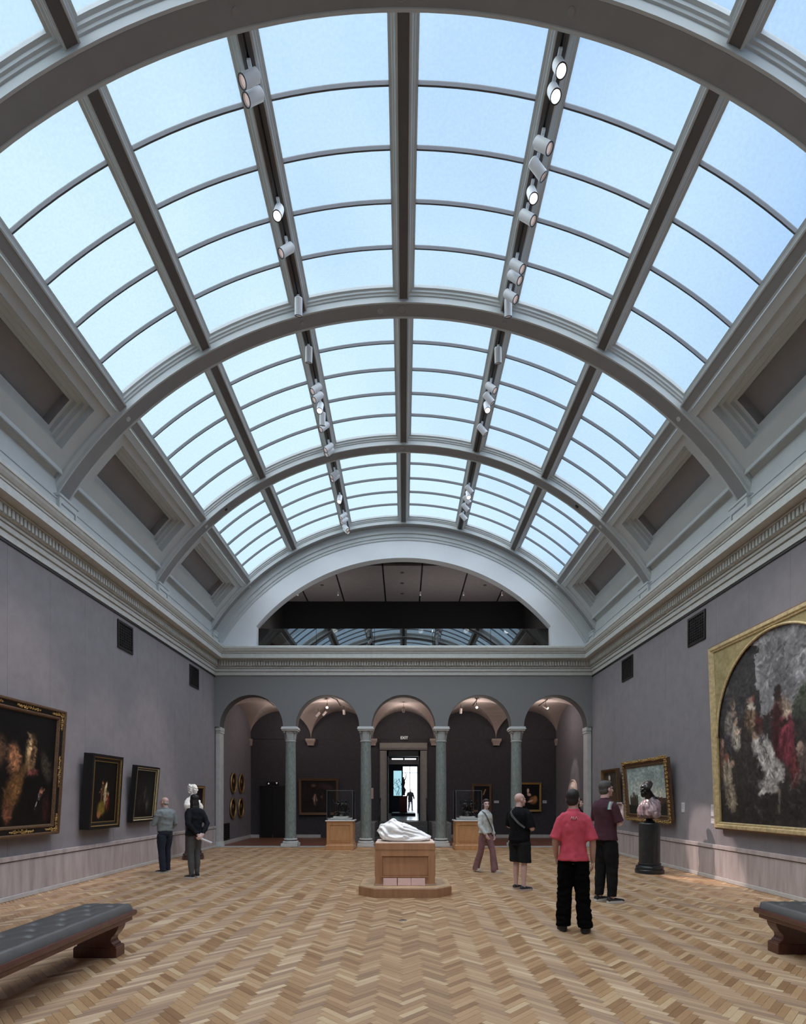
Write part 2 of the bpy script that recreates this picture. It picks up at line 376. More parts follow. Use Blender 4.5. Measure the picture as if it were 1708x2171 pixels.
c1 = cornice('trim_left', ((-HW, YR), (-HW, YE), (1, 0), 0, 1), 'stone cornice with dentils along the left wall')
c2 = cornice('trim_right', ((HW, YE), (HW, YR), (-1, 0), 1, 0), 'stone cornice with dentils along the right wall')
c3 = cornice('trim_end', ((-HW, YE), (HW, YE), (0, -1), 1, 1), 'stone cornice with small dentils across the end wall')
dm = {}
for sd, par in ((-1, c1), (1, c2)):
    a, b = sorted((sd*(HW-.105), sd*(HW-.172)))
    dmesh = MB().box(a, b, -.026, .026, 6.0, 6.125).mesh('dentil'); dmesh.materials.append(stone_c); st = MB(); y = YE-.22
    while y > 1:
        if y > 7.6:
            o = link('dentil', dmesh, None, par); o.location = (0, y, 0)
        else: st.box(a, b, y-.026, y+.026, 6.0, 6.125)
        y -= .087
    tag(st.build('dentil_row', stone_c, par), kind='stuff')
st = MB(); x = -HW+.22
while x < HW-.2: st.box(x-.026, x+.026, YE-.172, YE-.105, 6.0, 6.125); x += .087
tag(st.build('dentil_row', stone_c, c3), kind='stuff')
tag(MB().box(-HW, -HW+.02, 1, YE, 5.655, 5.695).build('trim_rail_left', black_m), 'thin dark picture rail under the left cornice', 'rail', kind='structure')
tag(MB().box(HW-.02, HW, 1, YE, 5.655, 5.695).build('trim_rail_right', black_m), 'thin dark picture rail under the right cornice', 'rail', kind='structure')

# ---- vault
cl = thing('ceiling', 'barrel vaulted glass ceiling with white plaster ribs and coffered coves', 'ceiling', kind='structure')
SP = 3.876; YF = [YE-SP*i for i in range(7)]; RW = .33; RS = 7.37
TE = math.radians(58.1)
disc_s = M('rib_disc_grey', (.33, .34, .34), .5); disc_r = M('rib_disc_ring', (.30, .29, .29), .5)
def rib(yf):
    yn = yf-RW; b = .012; e = .03
    prof = [(RS,yn),(RS,yn+e),(RS+b,yn+e+.006),(RS+b,yf-e-.006),(RS,yf-e),(RS,yf),(RS+.105,yf),(RS+.11,yf+.02),(RS+.135,yf+.028),(RS+.145,yf+.05),(RS+.175,yf+.055),(RS+.19,yf+.085),(RS+.245,yf+.085),
            (RS+.245,yn-.085),(RS+.19,yn-.085),(RS+.175,yn-.055),(RS+.145,yn-.05),(RS+.135,yn-.028),(RS+.11,yn-.02),(RS+.105,yn)]
    m = MB(); t43 = math.radians(43.6); arc_sweep(m, prof, -t43, t43, 40)
    pr2 = [(RS,yn),(RS,yn+e),(RS+b,yn+e+.006),(RS+b,yf-e-.006),(RS,yf-e),(RS,yf),(RS+.05,yf),(RS+.056,yf+.03),(RS+.085,yf+.045),(RS+.245,yf+.045),(RS+.245,yn-.045),(RS+.085,yn-.045),(RS+.056,yn-.03),(RS+.05,yn)]
    arc_sweep(m, pr2, t43, TE, 10); arc_sweep(m, pr2, -TE, -t43, 10)
    r = m.build('rib', plaster, cl)
    arc_sweep(MB(), [(RS+b-.003,yn+e+.008),(RS+b-.003,yf-e-.008),(RS+b+.01,yf-e-.008),(RS+b+.01,yn+e+.008)], -TE, TE, 60).build('soffit_panel', soffit_shade, r)
    ym = (yn+yf)/2
    def disc(deg, rad, mat_, nm, ring=False):
        th = math.radians(deg); d = MB(); n = 20
        ex = Vector((math.cos(th), 0, -math.sin(th))); ey = Vector((0, 1, 0)); er = Vector((math.sin(th), 0, math.cos(th)))
        c = Vector(PV(RS+b, th, ym))
        def R_(rr, h): return [tuple(c+ex*rr*math.cos(2*pi*k/n)+ey*rr*math.sin(2*pi*k/n)-er*h) for k in range(n)]
        d.rings([R_(rad, 0), R_(rad, .012), R_(rad*.82, .016)] + ([R_(rad*.78, .006), R_(rad*.2, .006)] if ring else [R_(rad*.3, .018)]))
        d.build(nm, mat_, r)
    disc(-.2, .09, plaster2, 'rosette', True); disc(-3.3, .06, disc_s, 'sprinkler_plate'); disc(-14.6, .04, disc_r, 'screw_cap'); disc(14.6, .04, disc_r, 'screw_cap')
    disc(-43.2, .045, plaster, 'screw_cap'); disc(43.2, .045, plaster, 'screw_cap')
    if yf == YF[1]:
        disc(37, .05, black_m, 'camera_dome'); disc(-38, .04, black_m, 'camera_dome')
    for sd in (-1, 1):                                # block the rib stands on, with an incised key motif
        m = MB(); a, c_ = sorted((sd*6.135, sd*6.40)); m.bbox(a, c_, yn-.09, yf+.09, 6.58, 7.06, .012); a, c_ = sorted((sd*6.115, sd*6.40)); m.bbox(a, c_, yn-.11, yf+.11, 7.03, 7.085, .008)
        bl = m.build('foot_block', plaster, r)
        a, c_ = sorted((sd*6.125, sd*6.14)); km = MB()
        km.box(a, c_, yn-.05, yf+.02, 6.90, 6.925); km.box(a, c_, yf-.005, yf+.02, 6.72, 6.90)
        km.build('key_motif', soffit_shade, r)
for yf in YF: rib(yf)
TB = [math.radians(14.33*i) for i in (-3, -2, -1, 0, 1, 2, 3)]
for bi in range(6):                                   # bay between YF[bi+1] (near) and YF[bi] (far)
    ya, yb = YF[bi+1], YF[bi]-RW                      # from near rib's far edge to far rib's near edge
    for ti, th in enumerate(TB):
        w2 = .095
        if ti in (0, 6):
            s = -1 if ti == 0 else 1                  # edge beam: cove on its outer side
            prof = [(RS+.05,-w2),(RS+.05,-w2+.02),(RS+.062,-w2+.025),(RS+.062,w2-.025),(RS+.05,w2-.02),(RS+.05,w2),(RS+.16,w2+.012),(RS+.165,w2+.06),(RS+.25,w2+.06),(RS+.25,-.19),(RS+.19,-.19),(RS+.185,-.15),(RS+.15,-.145),(RS+.14,-.115),(RS+.115,-.11),(RS+.11,-w2)]
            prof = [(R_, t*s) for R_, t in prof]
        else:
            side = [(RS+.05,w2),(RS+.11,w2),(RS+.115,.11),(RS+.14,.115),(RS+.15,.145),(RS+.185,.15),(RS+.19,.19),(RS+.25,.19)]
            prof = [(RS+.062,0),(RS+.062,w2-.025),(RS+.05,w2-.02)]+side+[(R_, -t) for R_, t in reversed(side)]+[(RS+.05,-w2+.02),(RS+.062,-w2+.025)]
        bm_ = long_sweep(MB(), prof, th, ya-.02, yb+.02).build('beam', plaster, cl)
        long_sweep(MB(), [(RS+.059,-w2+.027),(RS+.059,w2-.027),(RS+.066,w2-.027),(RS+.066,-w2+.027)], th, ya, yb).build('soffit_panel', soffit_shade if ti in (0, 6) else beam_shade, bm_)
        if ti in (2, 4):
            tr = [(RS+.030,-.034),(RS+.030,-.012),(RS+.058,-.012),(RS+.058,.012),(RS+.030,.012),(RS+.030,.034),(RS+.063,.034),(RS+.063,-.034)]
            long_sweep(MB(), tr, th, ya, yb).build('light_track', M('track_body', (.06, .058, .058), .5), bm_)
            long_sweep(MB(), [(RS+.050,-.012),(RS+.050,.012),(RS+.06,.012),(RS+.06,-.012)], th, ya, yb).build('track_slot', slot_m, bm_)
    # coves
    for sd in (-1, 1):
        us = [math.radians(a) for a in (43.85, 44.9, 45.4, 46.1, 46.5, 47.1, 47.5, 47.9, 49.3, 50.7, 51.2, 51.6, 52.1, 52.5, 52.9, 53.8, 54.6, 55.25, 55.5, 56.4, 56.75)]
        y0, y1 = ya-.01, yb+.01
        vs = [y0, ya+.06, ya+.30, ya+.37, ya+.42, ya+.48, yb-.48, yb-.42, yb-.37, yb-.30, yb-.06, y1]
        def h(i, j):
            a = math.degrees((us[i]+us[i+1])/2); y = (vs[j]+vs[j+1])/2
            if a < 44.9: return 7.44
            if 46.1 < a < 52.9 and ya+.30 < y < yb-.30:
                k = min((a-46.1)/.45 if a < 49 else (52.9-a)/.45, 99); k2 = min(y-ya-.30, yb-.30-y)
                if a < 46.5 or a > 52.5 or k2 < .07: return 7.62
                if a < 47.1 or a > 52.1 or k2 < .12: return 7.69
                if a < 47.5 or a > 51.6 or k2 < .18: return 7.76
                return 7.92
            if 55.25 < a < 56.4 and ya+.06 < y < yb-.06: return 7.53
            return 7.49
        cv = relief(MB(), us, vs, lambda i, j: None if h(i, j) == 7.92 else h(i, j), lambda u, v, k: PV(k, u*sd, v)).build('coved_coffer', plaster, cl)
        mb_ = MB(); tq = [math.radians(47.5+(51.6-47.5)*i/4) for i in range(5)]
        relief(mb_, tq, [ya+.48, yb-.48], lambda i, j: 7.92, lambda u, v, k: PV(k, u*sd, v))
        for a_, b_ in ((tq[0], tq[0]), (tq[4], tq[4])): mb_.add([PV(7.76, a_*sd, ya+.48), PV(7.76, a_*sd, yb-.48), PV(7.92, a_*sd, yb-.48), PV(7.92, a_*sd, ya+.48)], [(0, 1, 2, 3)])
        for y_ in (ya+.48, yb-.48): mb_.add([PV(7.76, t_*sd, y_) for t_ in tq]+[PV(7.92, t_*sd, y_) for t_ in reversed(tq)], [tuple(range(10))])
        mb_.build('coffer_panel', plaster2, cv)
        long_sweep(MB(), [(R_, t_*sd) for R_, t_ in ((7.51,-.060),(7.43,.010),(7.42,.020),(7.425,.034),(7.54,.036),(7.54,-.060))], math.radians(55.2)*sd, ya+.06, yb-.06).build('panel_moulding', plaster, cv)
        m = MB(); a, c_ = sorted((sd*6.25, sd*6.45)); m.box(a, c_, ya, yb, 7.0, 7.34)
        m.build('cove_base', plaster, cl)
        m = MB(); a, c_ = sorted((sd*6.205, sd*6.5)); m.box(a, c_, ya+.06, yb-.06, 6.55, 7.0); a, c_ = sorted((sd*6.19, sd*6.5)); m.box(a, c_, ya+.06, yb-.06, 6.985, 7.015)
        m.build('blocking_course', plaster, cl)
    # skylight lights
    for ti in range(6):
        ta, tb = TB[ti]+.185/7.57, TB[ti+1]-.185/7.57
        win = thing('window_%d' % (bi*6+ti+1), 'frosted skylight light %d of the %s ceiling bay' % (ti+1, ('far', 'third', 'second', 'nearest visible', 'overhead', 'rear')[bi]), 'skylight', kind='structure')
        y0, y1 = ya+.08, yb-.08; np_ = 5 if bi < 4 else 1
        def arcbox(m, R0, R1, a, b, ya_, yb_, n=6):
            m.rings([[PV(R0,a+(b-a)*i/n,ya_),PV(R0,a+(b-a)*i/n,yb_),PV(R1,a+(b-a)*i/n,yb_),PV(R1,a+(b-a)*i/n,ya_)] for i in range(n+1)])
        for k in range(np_):
            m = MB(); a_ = y0+(y1-y0)*k/np_; b_ = y0+(y1-y0)*(k+1)/np_
            # one curved sheet of glass: a single surface keeps its light simple
            n = 6; vs_ = []; fs_ = []
            for i in range(n+1): 
                t_ = ta-.006+(tb-ta+.012)*i/n; vs_ += [PV(7.60, t_, a_-.006), PV(7.60, t_, b_+.006)]
                if i: fs_.append((2*i-2, 2*i-1, 2*i+1, 2*i))
            m.add(vs_, fs_).build('pane', pane_m, win, True)
            if k:
                m = MB(); arcbox(m, 7.55, 7.612, ta, tb, a_-.0105, a_+.0105); m.build('glazing_bar', M('glazing_bar_paint', (.10, .105, .12), .5), win)
# ---- end wall above the cornice: lunette with arched opening
RO = 6.40; SX = 4.89
def lun_low(x):
    x = abs(x)
    return 6.58 if x >= SX else CZ+math.sqrt(RO*RO-x*x)
m = MB(); xs = sorted(set([round(-6.35+12.7*i/72, 4) for i in range(73)]+[-SX, -SX+.001, SX-.001, SX]))
for a, b in zip(xs[:-1], xs[1:]):
    zt = lambda x: CZ+math.sqrt(max(RS*RS-x*x, 0))+.24
    la, lb = lun_low(a), lun_low(b)
    if abs(la-lb) > .6: la = lb = max(la, lb)
    for Y, fl_ in ((YE, 0), (YE+.32, 1)):
        f = [(a,Y,la),(b,Y,lb),(b,Y,zt(b)),(a,Y,zt(a))]; m.add(f if not fl_ else f[::-1], [(0,1,2,3)])
    m.add([(a,YE,la),(a,YE+.32,la),(b,YE+.32,lb),(b,YE,lb)], [(0,1,2,3)])
for s in (-1, 1): m.box(*sorted((s*SX, s*(SX+.001))), YE, YE+.32, 6.58, CZ+math.sqrt(RO*RO-SX*SX))
we = struct('wall_end', m, white_p, 'white lunette end wall with a wide arched opening above the cornice', cat='wall')
for R0, R1, d, mt in ((7.18, 7.42, .10, plaster), (7.06, 7.19, .055, plaster), (6.98, 7.07, .028, plaster)):
    t = TE+.02; m = MB(); arc_sweep(m, [(R0, YE-d), (R0, YE+.01), (R1, YE+.01), (R1, YE-d), (R0+.02, YE-d)], -t, t, 60); m.build('archivolt', mt, we)
struct('trim_ledge', MB().box(-HW, HW, YE-.02, YE+.6, 6.52, 6.605), stone_c, 'flat ledge at the foot of the lunette opening', cat='ledge')
# upper gallery seen through the lunette
m = MB(); YU = 23.4
GXW = 5.3
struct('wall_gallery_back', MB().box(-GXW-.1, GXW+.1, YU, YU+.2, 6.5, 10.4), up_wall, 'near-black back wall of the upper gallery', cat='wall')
pts_a = []; pts_b = []; ng = 40
for i in range(ng+1):
    t_ = -1+2*i/ng; a_ = t_*math.radians(58.5); pts_a.append((6.55*math.sin(a_), YE+.30, CZ+6.55*math.cos(a_)))
    u_ = t_*2; x_ = max(-1, min(1, u_)) * GXW; z_ = 10.36 if abs(u_) <= 1 else 10.36-(abs(u_)-1)*3.8; pts_b.append((x_, YE+2.1, z_))
pts_c = [(x, YU+.1, z) for x, _, z in pts_b]
gm_ = MB().add(pts_a+pts_b+pts_c, [(r_*(ng+1)+i, r_*(ng+1)+i+1, (r_+1)*(ng+1)+i+1, (r_+1)*(ng+1)+i) for r_ in (0, 1) for i in range(ng)])
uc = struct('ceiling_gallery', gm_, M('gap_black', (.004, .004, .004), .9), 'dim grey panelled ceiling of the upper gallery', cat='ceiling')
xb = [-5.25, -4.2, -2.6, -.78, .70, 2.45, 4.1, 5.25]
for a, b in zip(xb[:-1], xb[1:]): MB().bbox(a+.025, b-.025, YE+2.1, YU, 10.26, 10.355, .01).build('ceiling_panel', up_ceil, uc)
for x in xb[1:-1]: MB().box(x-.012, x+.012, YE+2.1, YU, 10.25, 10.35).build('track_rail', slot_m, uc)
for i, (x, y) in enumerate(((-.05, 20.4), (-.05, 21.4), (-.05, 22.5), (3.3, 21.6), (-3.3, 21.6))):
    MB().lathe([(.07, 0), (.07, .02), (.05, .025)], 14, (x, y, 10.245)).build('ceiling_disc', M('disc_grey', (.08, .08, .08), .5), uc)
struct('floor_gallery', MB().box(-6.2, 6.2, YE+.30, YU+.2, 6.45, 6.58), M('gallery_floor', (.05, .045, .045), .5), 'dark floor of the upper gallery', cat='floor')
for i, (x, z) in enumerate(((-2.72, 10.19), (.70, 10.19), (2.5, 10.19), (4.1, 10.19), (-4.4, 10.19))):
    t = thing('gallery_spotlight', ('small dim spotlight on the upper gallery ceiling, left of centre', 'small dim spotlight on the upper gallery ceiling, near centre', 'small dim spotlight on the upper gallery ceiling, right of centre', 'small dim spotlight on the upper gallery ceiling, far right', 'small dim spotlight on the upper gallery ceiling, far left')[i], 'spotlight', (x, 22.2, z), group='upper gallery spotlights')
    MB().tube([(0, 0, .07), (0, 0, 0)], .012, 8).build('stem', lamp_w, t); MB().tube([(0, 0, .01), (0, -.03, -.12)], .035, 10).build('housing', lamp_w, t)
    MB().tube([(0, -.03, -.121), (0, -.031, -.126)], .03, 10).build('lens', lamp_l, t)
    L = bpy.data.lights.new('gallery_fill', 'POINT'); L.energy = 26; L.color = (1, .93, .9); L.shadow_soft_size = .1; lo_ = bpy.data.objects.new('gallery_fill', L); C.objects.link(lo_); lo_.parent = t; lo_.location = (0, -1.0, -1.9)  # point fill added in mid-air below the head to brighten the ceiling
# glass balustrade in the opening
bal = thing('glass_balustrade', 'low glass balustrade across the lunette opening reflecting the skylights', 'balustrade', (0, YE+.16, 6.605))
gx = [-4.86, -2.92, -.97, .97, 2.92, 4.86]
for a, b in zip(gx[:-1], gx[1:]): MB().box(a+.006, b-.006, -.006, .006, 0, .70).build('pane', glass_rail, bal)
for a in gx: MB().box(a-.008, a+.008, -.012, .012, 0, .06).build('clamp', M('clamp_steel', (.4, .42, .44), .3, metal=.8), bal)
for i, (x, w, h_) in enumerate(((-1.75, .26, .06), (1.05, .10, .2), (-1.2, .10, .2), (3.3, .42, .09))):
    tag(MB().bbox(x-w/2, x+w/2, YE+.40, YE+.46, 6.606, 6.606+h_, .004).build('gallery_label', M('gallery_card', (.60, .55, .52), .6)), ('small wide card on the ledge behind the balustrade, left', 'upright pale card behind the balustrade, right of centre', 'upright pale card behind the balustrade, left of centre', 'wide pinkish card behind the balustrade at far right')[i], 'label', 'cards behind the glass balustrade')

# ---- arcade wall with five arches
AC = [-5.06, -2.53, 0, 2.53, 5.06]; AR = 1.06; SZ = 4.0; AT = .46; COLX = [-3.795, -1.265, 1.265, 3.795]
def a_low(x):
    for c in AC:
        if abs(x-c) <= AR: return SZ+math.sqrt(max(AR*AR-(x-c)**2, 0))
    return SZ
xs = set()
for c in AC:
    for i in range(33): xs.add(round(c-AR*math.cos(pi*i/32), 5))
xs |= {-HW, HW}; xs = sorted(xs); m = MB()
for a, b in zip(xs[:-1], xs[1:]):
    la, lb = a_low(a), a_low(b)
    for Y, r_ in ((YE, 0), (YE+AT, 1)):
        f = [(a,Y,la),(b,Y,lb),(b,Y,5.75),(a,Y,5.75)]; m.add(f[::-1] if r_ else f, [(0,1,2,3)])
    m.add([(a,YE,la),(a,YE+AT,la),(b,YE+AT,lb),(b,YE,lb)], [(0,1,2,3)])
wa = struct('wall_arcade', m, wall_up, 'blue-grey end wall pierced by five round arches on columns', cat='wall')
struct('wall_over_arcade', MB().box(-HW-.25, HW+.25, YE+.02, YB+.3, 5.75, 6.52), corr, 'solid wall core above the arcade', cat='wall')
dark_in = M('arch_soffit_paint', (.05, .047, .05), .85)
for c in AC:
    m = MB(); n = 32
    for i in range(n):
        a, b = pi*i/n, pi*(i+1)/n; p = lambda t, Y, r: (c-r*math.cos(t), Y, SZ+r*math.sin(t))
        m.add([p(a,YE+.05,AR-.004),p(b,YE+.05,AR-.004),p(b,YE+AT-.01,AR-.004),p(a,YE+AT-.01,AR-.004)], [(0,1,2,3)])
    m.build('arch_soffit', dark_in, wa)
# columns
def column_parts(t):
    MB().bbox(-.275, .275, -.275, .275, 0, .115, .008).build('plinth', marble_w, t)
    b = MB(); b.lathe([(.25,.115),(.268,.135),(.268,.165),(.25,.185)], 28); b.lathe([(.20,.188),(.195,.215),(.215,.222)], 28); b.lathe([(.212,.225),(.226,.24),(.224,.26),(.205,.275)], 28)
    b.build('base_moulding', marble_w, t, True, 40)
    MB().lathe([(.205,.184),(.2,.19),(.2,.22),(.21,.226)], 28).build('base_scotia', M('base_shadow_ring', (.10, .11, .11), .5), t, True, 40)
    MB().lathe([(.195,.272),(.186,.30),(.184,.6),(.183,1.4),(.178,2.4),(.168,3.40),(.168,3.52)], 32).build('shaft', marble_g, t, True, 40)
    cp = MB(); cp.lathe([(.178,3.50),(.19,3.515),(.19,3.54),(.172,3.55),(.165,3.57),(.172,3.75),(.20,3.84),(.215,3.87)], 28); cap = cp.build('capital', capital_s, t, True, 35)
    for k in range(8):                                # small leaves round the bell
        a = 2*pi*k/8+pi/8; lv = MB(); ca, sa = math.cos(a), math.sin(a); tx, ty = -sa, ca
        cs = []
        for (r, z, w) in ((.170, 3.58, .045), (.182, 3.68, .055), (.198, 3.77, .045), (.232, 3.82, .03), (.236, 3.80, .012)):
            cs.append([(ca*(r+dr)+tx*w*sx, sa*(r+dr)+ty*w*sx, z) for dr, sx in ((0, -1), (.014, 0), (0, 1), (-.012, 0))])
        lv.rings(cs).build('leaf', capital_s, cap)
    for k in range(4):                                # corner volutes
        a = pi/4+pi/2*k; c_ = (math.cos(a)*.245, math.sin(a)*.245, 3.835); MB().ell(c_, (.035, .035, .04), 10, 7).build('volute', capital_s, cap, True)
    ab = MB(); ab.bbox(-.245, .245, -.245, .245, 3.865, 3.905, .006); ab.bbox(-.272, .272, -.272, .272, 3.91, 3.955, .006); ab.bbox(-.258, .258, -.258, .258, 3.952, 4.002, .004)
    ab.build('abacus', M('abacus_stone', (.58, .60, .60), .5), t)
cl_lab = ['green-grey marble arcade column furthest left, beside the elevator door', 'grey marble arcade column left of the central doorway', 'grey marble arcade column right of the central doorway', 'green-grey marble arcade column furthest right, behind the bald man']
c0 = None
for x, lab in zip(COLX, cl_lab):
    if c0 is None:
        c0 = thing('column', lab, 'column', (x, YE+.24, .006), group='arcade columns'); column_parts(c0)
    else:
        o = copy_tree(c0); o.location = (x, YE+.24, .006); o['label'] = lab
for s, nm in ((-1, 'left'), (1, 'right')):
    p = thing('pilaster', 'slim stone pilaster where the arcade meets the %s wall' % nm, 'pilaster', (s*(HW-.076), YE+.30, 0), group='end pilasters')
    xa_, xb_ = (-.07, .11) if s < 0 else (-.11, .07); MB().bbox(xa_, xb_, -.25, .15, .0, .13, .008).build('plinth', marble_w, p); MB().bbox(xa_*.92, xb_*.92, -.24, .15, .13, .17, .008).build('base_moulding', marble_w, p)
    MB().bbox(max(xa_, -.073), min(xb_, .073), -.22, .15, .16, 3.84, .006).build('shaft', stone_t, p)
    m = MB(); m.bbox(xa_*.9, xb_*.9, -.235, .15, 3.80, 3.87, .006); m.bbox(xa_, xb_, -.255, .15, 3.87, 4.0, .012); m.build('capital', capital_s, p)
# ---- corridor behind the arcade
YA = YE+AT; CSZ = 4.05; CH = 1.15; CA = 1.265; CB = (YB-YA)/2; CYM = (YB+YA)/2
for s, nm in ((-1, 'left'), (1, 'right')):
    a, b = sorted((s*HW, s*(HW+.25)))
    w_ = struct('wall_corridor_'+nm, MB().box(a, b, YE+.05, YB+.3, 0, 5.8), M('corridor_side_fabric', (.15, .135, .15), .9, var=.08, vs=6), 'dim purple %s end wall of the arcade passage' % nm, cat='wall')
    a, b = sorted((s*HW, s*(HW-.03))); MB().box(a, b, YA+.02, YB, 0, .13).build('skirting', stone_t, w_)
DX, DZ0, DZ1 = .69, .70, 3.57
m = MB(); m.box(-HW-.2, -DX, YB, YB+.35, 0, 5.8); m.box(DX, HW+.2, YB, YB+.35, 0, 5.8); m.box(-DX, DX, YB, YB+.35, DZ1, 5.8); m.box(-DX, DX, YB, YB+.35, 0, DZ0)
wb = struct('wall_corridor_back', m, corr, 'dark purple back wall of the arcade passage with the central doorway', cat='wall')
MB().box(-HW, -3.4, YB-.03, YB, 0, .13).build('skirting', stone_t, wb); MB().box(-2.55, -1.78, YB-.03, YB, 0, .13).build('skirting', stone_t, wb); MB().box(1.78, HW, YB-.03, YB, 0, .13).build('skirting', stone_t, wb)
MB().box(-HW, HW, YB-.012, YB, 4.04, 4.055).build('wall_string', black_m, wb)
m = MB(); N = 20
for c in AC:
    xs_ = [c-CA*math.cos(pi*i/N) for i in range(N+1)]; ys_ = [CYM-CB*math.cos(pi*i/N) for i in range(N+1)]
    def gz(x, y):
        a = 1-((x-c)/CA)**2; b = 1-((y-CYM)/CB)**2
        return CSZ+CH*math.sqrt(max(a, b, 0))
    vs_ = [(x, y, gz(x, y)) for x in xs_ for y in ys_]; n1 = N+1
    fs_ = []
    for i in range(N):
        for j in range(N):
            a_, b_, c_, d_ = i*n1+j, i*n1+j+1, (i+1)*n1+j+1, (i+1)*n1+j
            if i == j: fs_ += [(a_, b_, c_), (a_, c_, d_)]
            elif i == N-1-j: fs_ += [(a_, b_, d_), (b_, c_, d_)]
            else: fs_.append((a_, b_, c_, d_))
    m.add(vs_, fs_)
struct('ceiling_corridor', m, vaultpl, 'tan plaster groin vaults over the arcade passage', cat='ceiling')
cb_l = ['far left corner', 'left', 'left of the doorway', 'right of the doorway', 'right', 'far right corner']
for i, x in enumerate([-6.25]+COLX+[6.25]):
    t = thing('corbel', 'small plaster corbel on the passage back wall, %s' % cb_l[i], 'corbel', (x, YB, 3.78), group='vault corbels')
    w_ = .17 if 0 < i < 5 else .05
    m = MB(); m.rings([[(-w_*k, -.20*k, z), (w_*k, -.20*k, z), (w_*k, 0, z), (-w_*k, 0, z)] for k, z in ((.72, 0), (.78, .07), (.95, .13), (1, .15), (1.12, .19), (1.12, .27))])
    m.build('block', vaultpl, t)
# doorway surround, steps, rails
sr = thing('door_1', 'stone framed central doorway at the top of the steps', 'doorway', (0, YB, 0), kind='structure')
m = MB(); prof = [(0, .05), (.03, .09), (.22, .09), (.24, .06), (.285, .06), (.285, 0)]
for s in (-1, 1):
    pts = [(s*(DX+.285-t), -d) for t, d in [(0, 0)]+prof]; m.prism(pts if s > 0 else pts[::-1], DZ0, DZ1+.0)
m.build('jamb', stone_f, sr); m = MB()
pts = [(-d, DZ1+.33-t) for t, d in [(0, 0)]+prof]; m.extr(pts, -DX-.285, DX+.285, 0); m.build('lintel', stone_f, sr)
m = MB(); m.box(-DX, -DX+.07, .03, .33, DZ0, DZ1); m.box(DX-.07, DX, .03, .33, DZ0, DZ1); m.box(-DX, DX, .03, .33, DZ1-.22, DZ1); m.build('inner_frame', black_m, sr)
st_m = M('step_stone', (.085, .085, .085), .5, var=.2, vs=9)
sp = thing('stairs', 'short flight of dark stone steps rising to the central doorway', 'stairs', (0, 0, 0), kind='structure')
for i in range(4): MB().bbox(-1.08, 1.08, 20.05+.33*i, YB+.02, i*.175, (i+1)*.175-(.0 if i < 3 else 0), .008).build('step', st_m, sp)
ck = M('cheek_stone', (.20, .195, .195), .6, var=.35, vs=12)
for s in (-1, 1):
    a, b = sorted((s*1.08, s*1.80)); MB().bbox(a, b, 20.0, YB, 0, .70, .012).build('cheek_wall', ck, sp)
    m = MB(); x = s*.93; m.tube([(x, 20.08, .02), (x, 20.08, .92), (x, 20.2, 1.0), (x, 21.5, 1.62), (x, 21.62, 1.62), (x, 21.64, 1.55)], .022, 8); m.tube([(x, 21.3, .69), (x, 21.3, 1.5)], .02, 8)
    tag(m.build('handrail', black_m), 'black metal stair handrail on the %s of the doorway' % ('left' if s < 0 else 'right'), 'handrail', 'stair handrails')
# exit sign
def text(name, body, size, loc, rot, mat, parent=None, ext=.004, bold=0):
    cu = bpy.data.curves.new(name, 'FONT'); cu.body = body; cu.size = size; cu.extrude = ext; cu.align_x = 'CENTER'; cu.align_y = 'CENTER'; cu.offset = bold
    o = bpy.data.objects.new(name, cu); C.objects.link(o); o.location = loc; o.rotation_euler = rot
    dg = bpy.context.evaluated_depsgraph_get(); me = bpy.data.meshes.new_from_object(o.evaluated_get(dg)); bpy.data.objects.remove(o); me.materials.clear()
    o = link(name, me, mat, parent); o.location = loc; o.rotation_euler = rot; return o
ex = thing('exit_sign', 'small dark sign with white EXIT letters above the doorway', 'sign', (0.03, YB-.03, 4.10))
MB().bbox(-.17, .17, -.02, .03, -.10, .10, .006).build('plate', M('sign_black', (.008, .008, .009), .4), ex)
text('lettering', 'EXIT', .15, (0, -.022, -.005), (pi/2, 0, 0), white_sign, ex)
# elevator door with its arrow panel
el = thing('door_2', 'black elevator door behind the leftmost column', 'door', (0, YB-.02, 0), kind='structure')
ex0, ex1, ez = (553-HX)*YB/FPX, (603-HX)*YB/FPX, EYE+(HY-1668)*YB/FPX
for k in range(2):
    a = ex0+(ex1-ex0)*k/2; MB().bbox(a+.004, a+(ex1-ex0)/2-.004, -.02, .0, .0, ez, .004).build('door_leaf', dark_door, el)
m = MB(); m.box(ex0-.05, ex0, -.04, .0, 0, ez+.05); m.box(ex1, ex1+.05, -.04, .0, 0, ez+.05); m.box(ex0-.05, ex1+.05, -.04, .0, ez, ez+.05); m.build('door_frame', black_m, el)
pn = thing('elevator_indicator', 'black indicator panel with white up and down arrows above elevator door', 'indicator', ((578.5-HX)*YB/FPX, YB-.03, ez+.14))
MB().bbox(-.25, .25, -.02, .03, -.06, .06, .005).build('panel', M('panel_black', (.004, .004, .004), .3), pn)
m = MB(); m.extr([(-.20, -.035), (-.13, -.035), (-.165, .035)], -.026, -.018, 1); m.build('up_arrow', white_sign, pn)
m = MB(); m.extr([(.13, .035), (.20, .035), (.165, -.035)], -.026, -.018, 1); m.build('down_arrow', white_sign, pn)
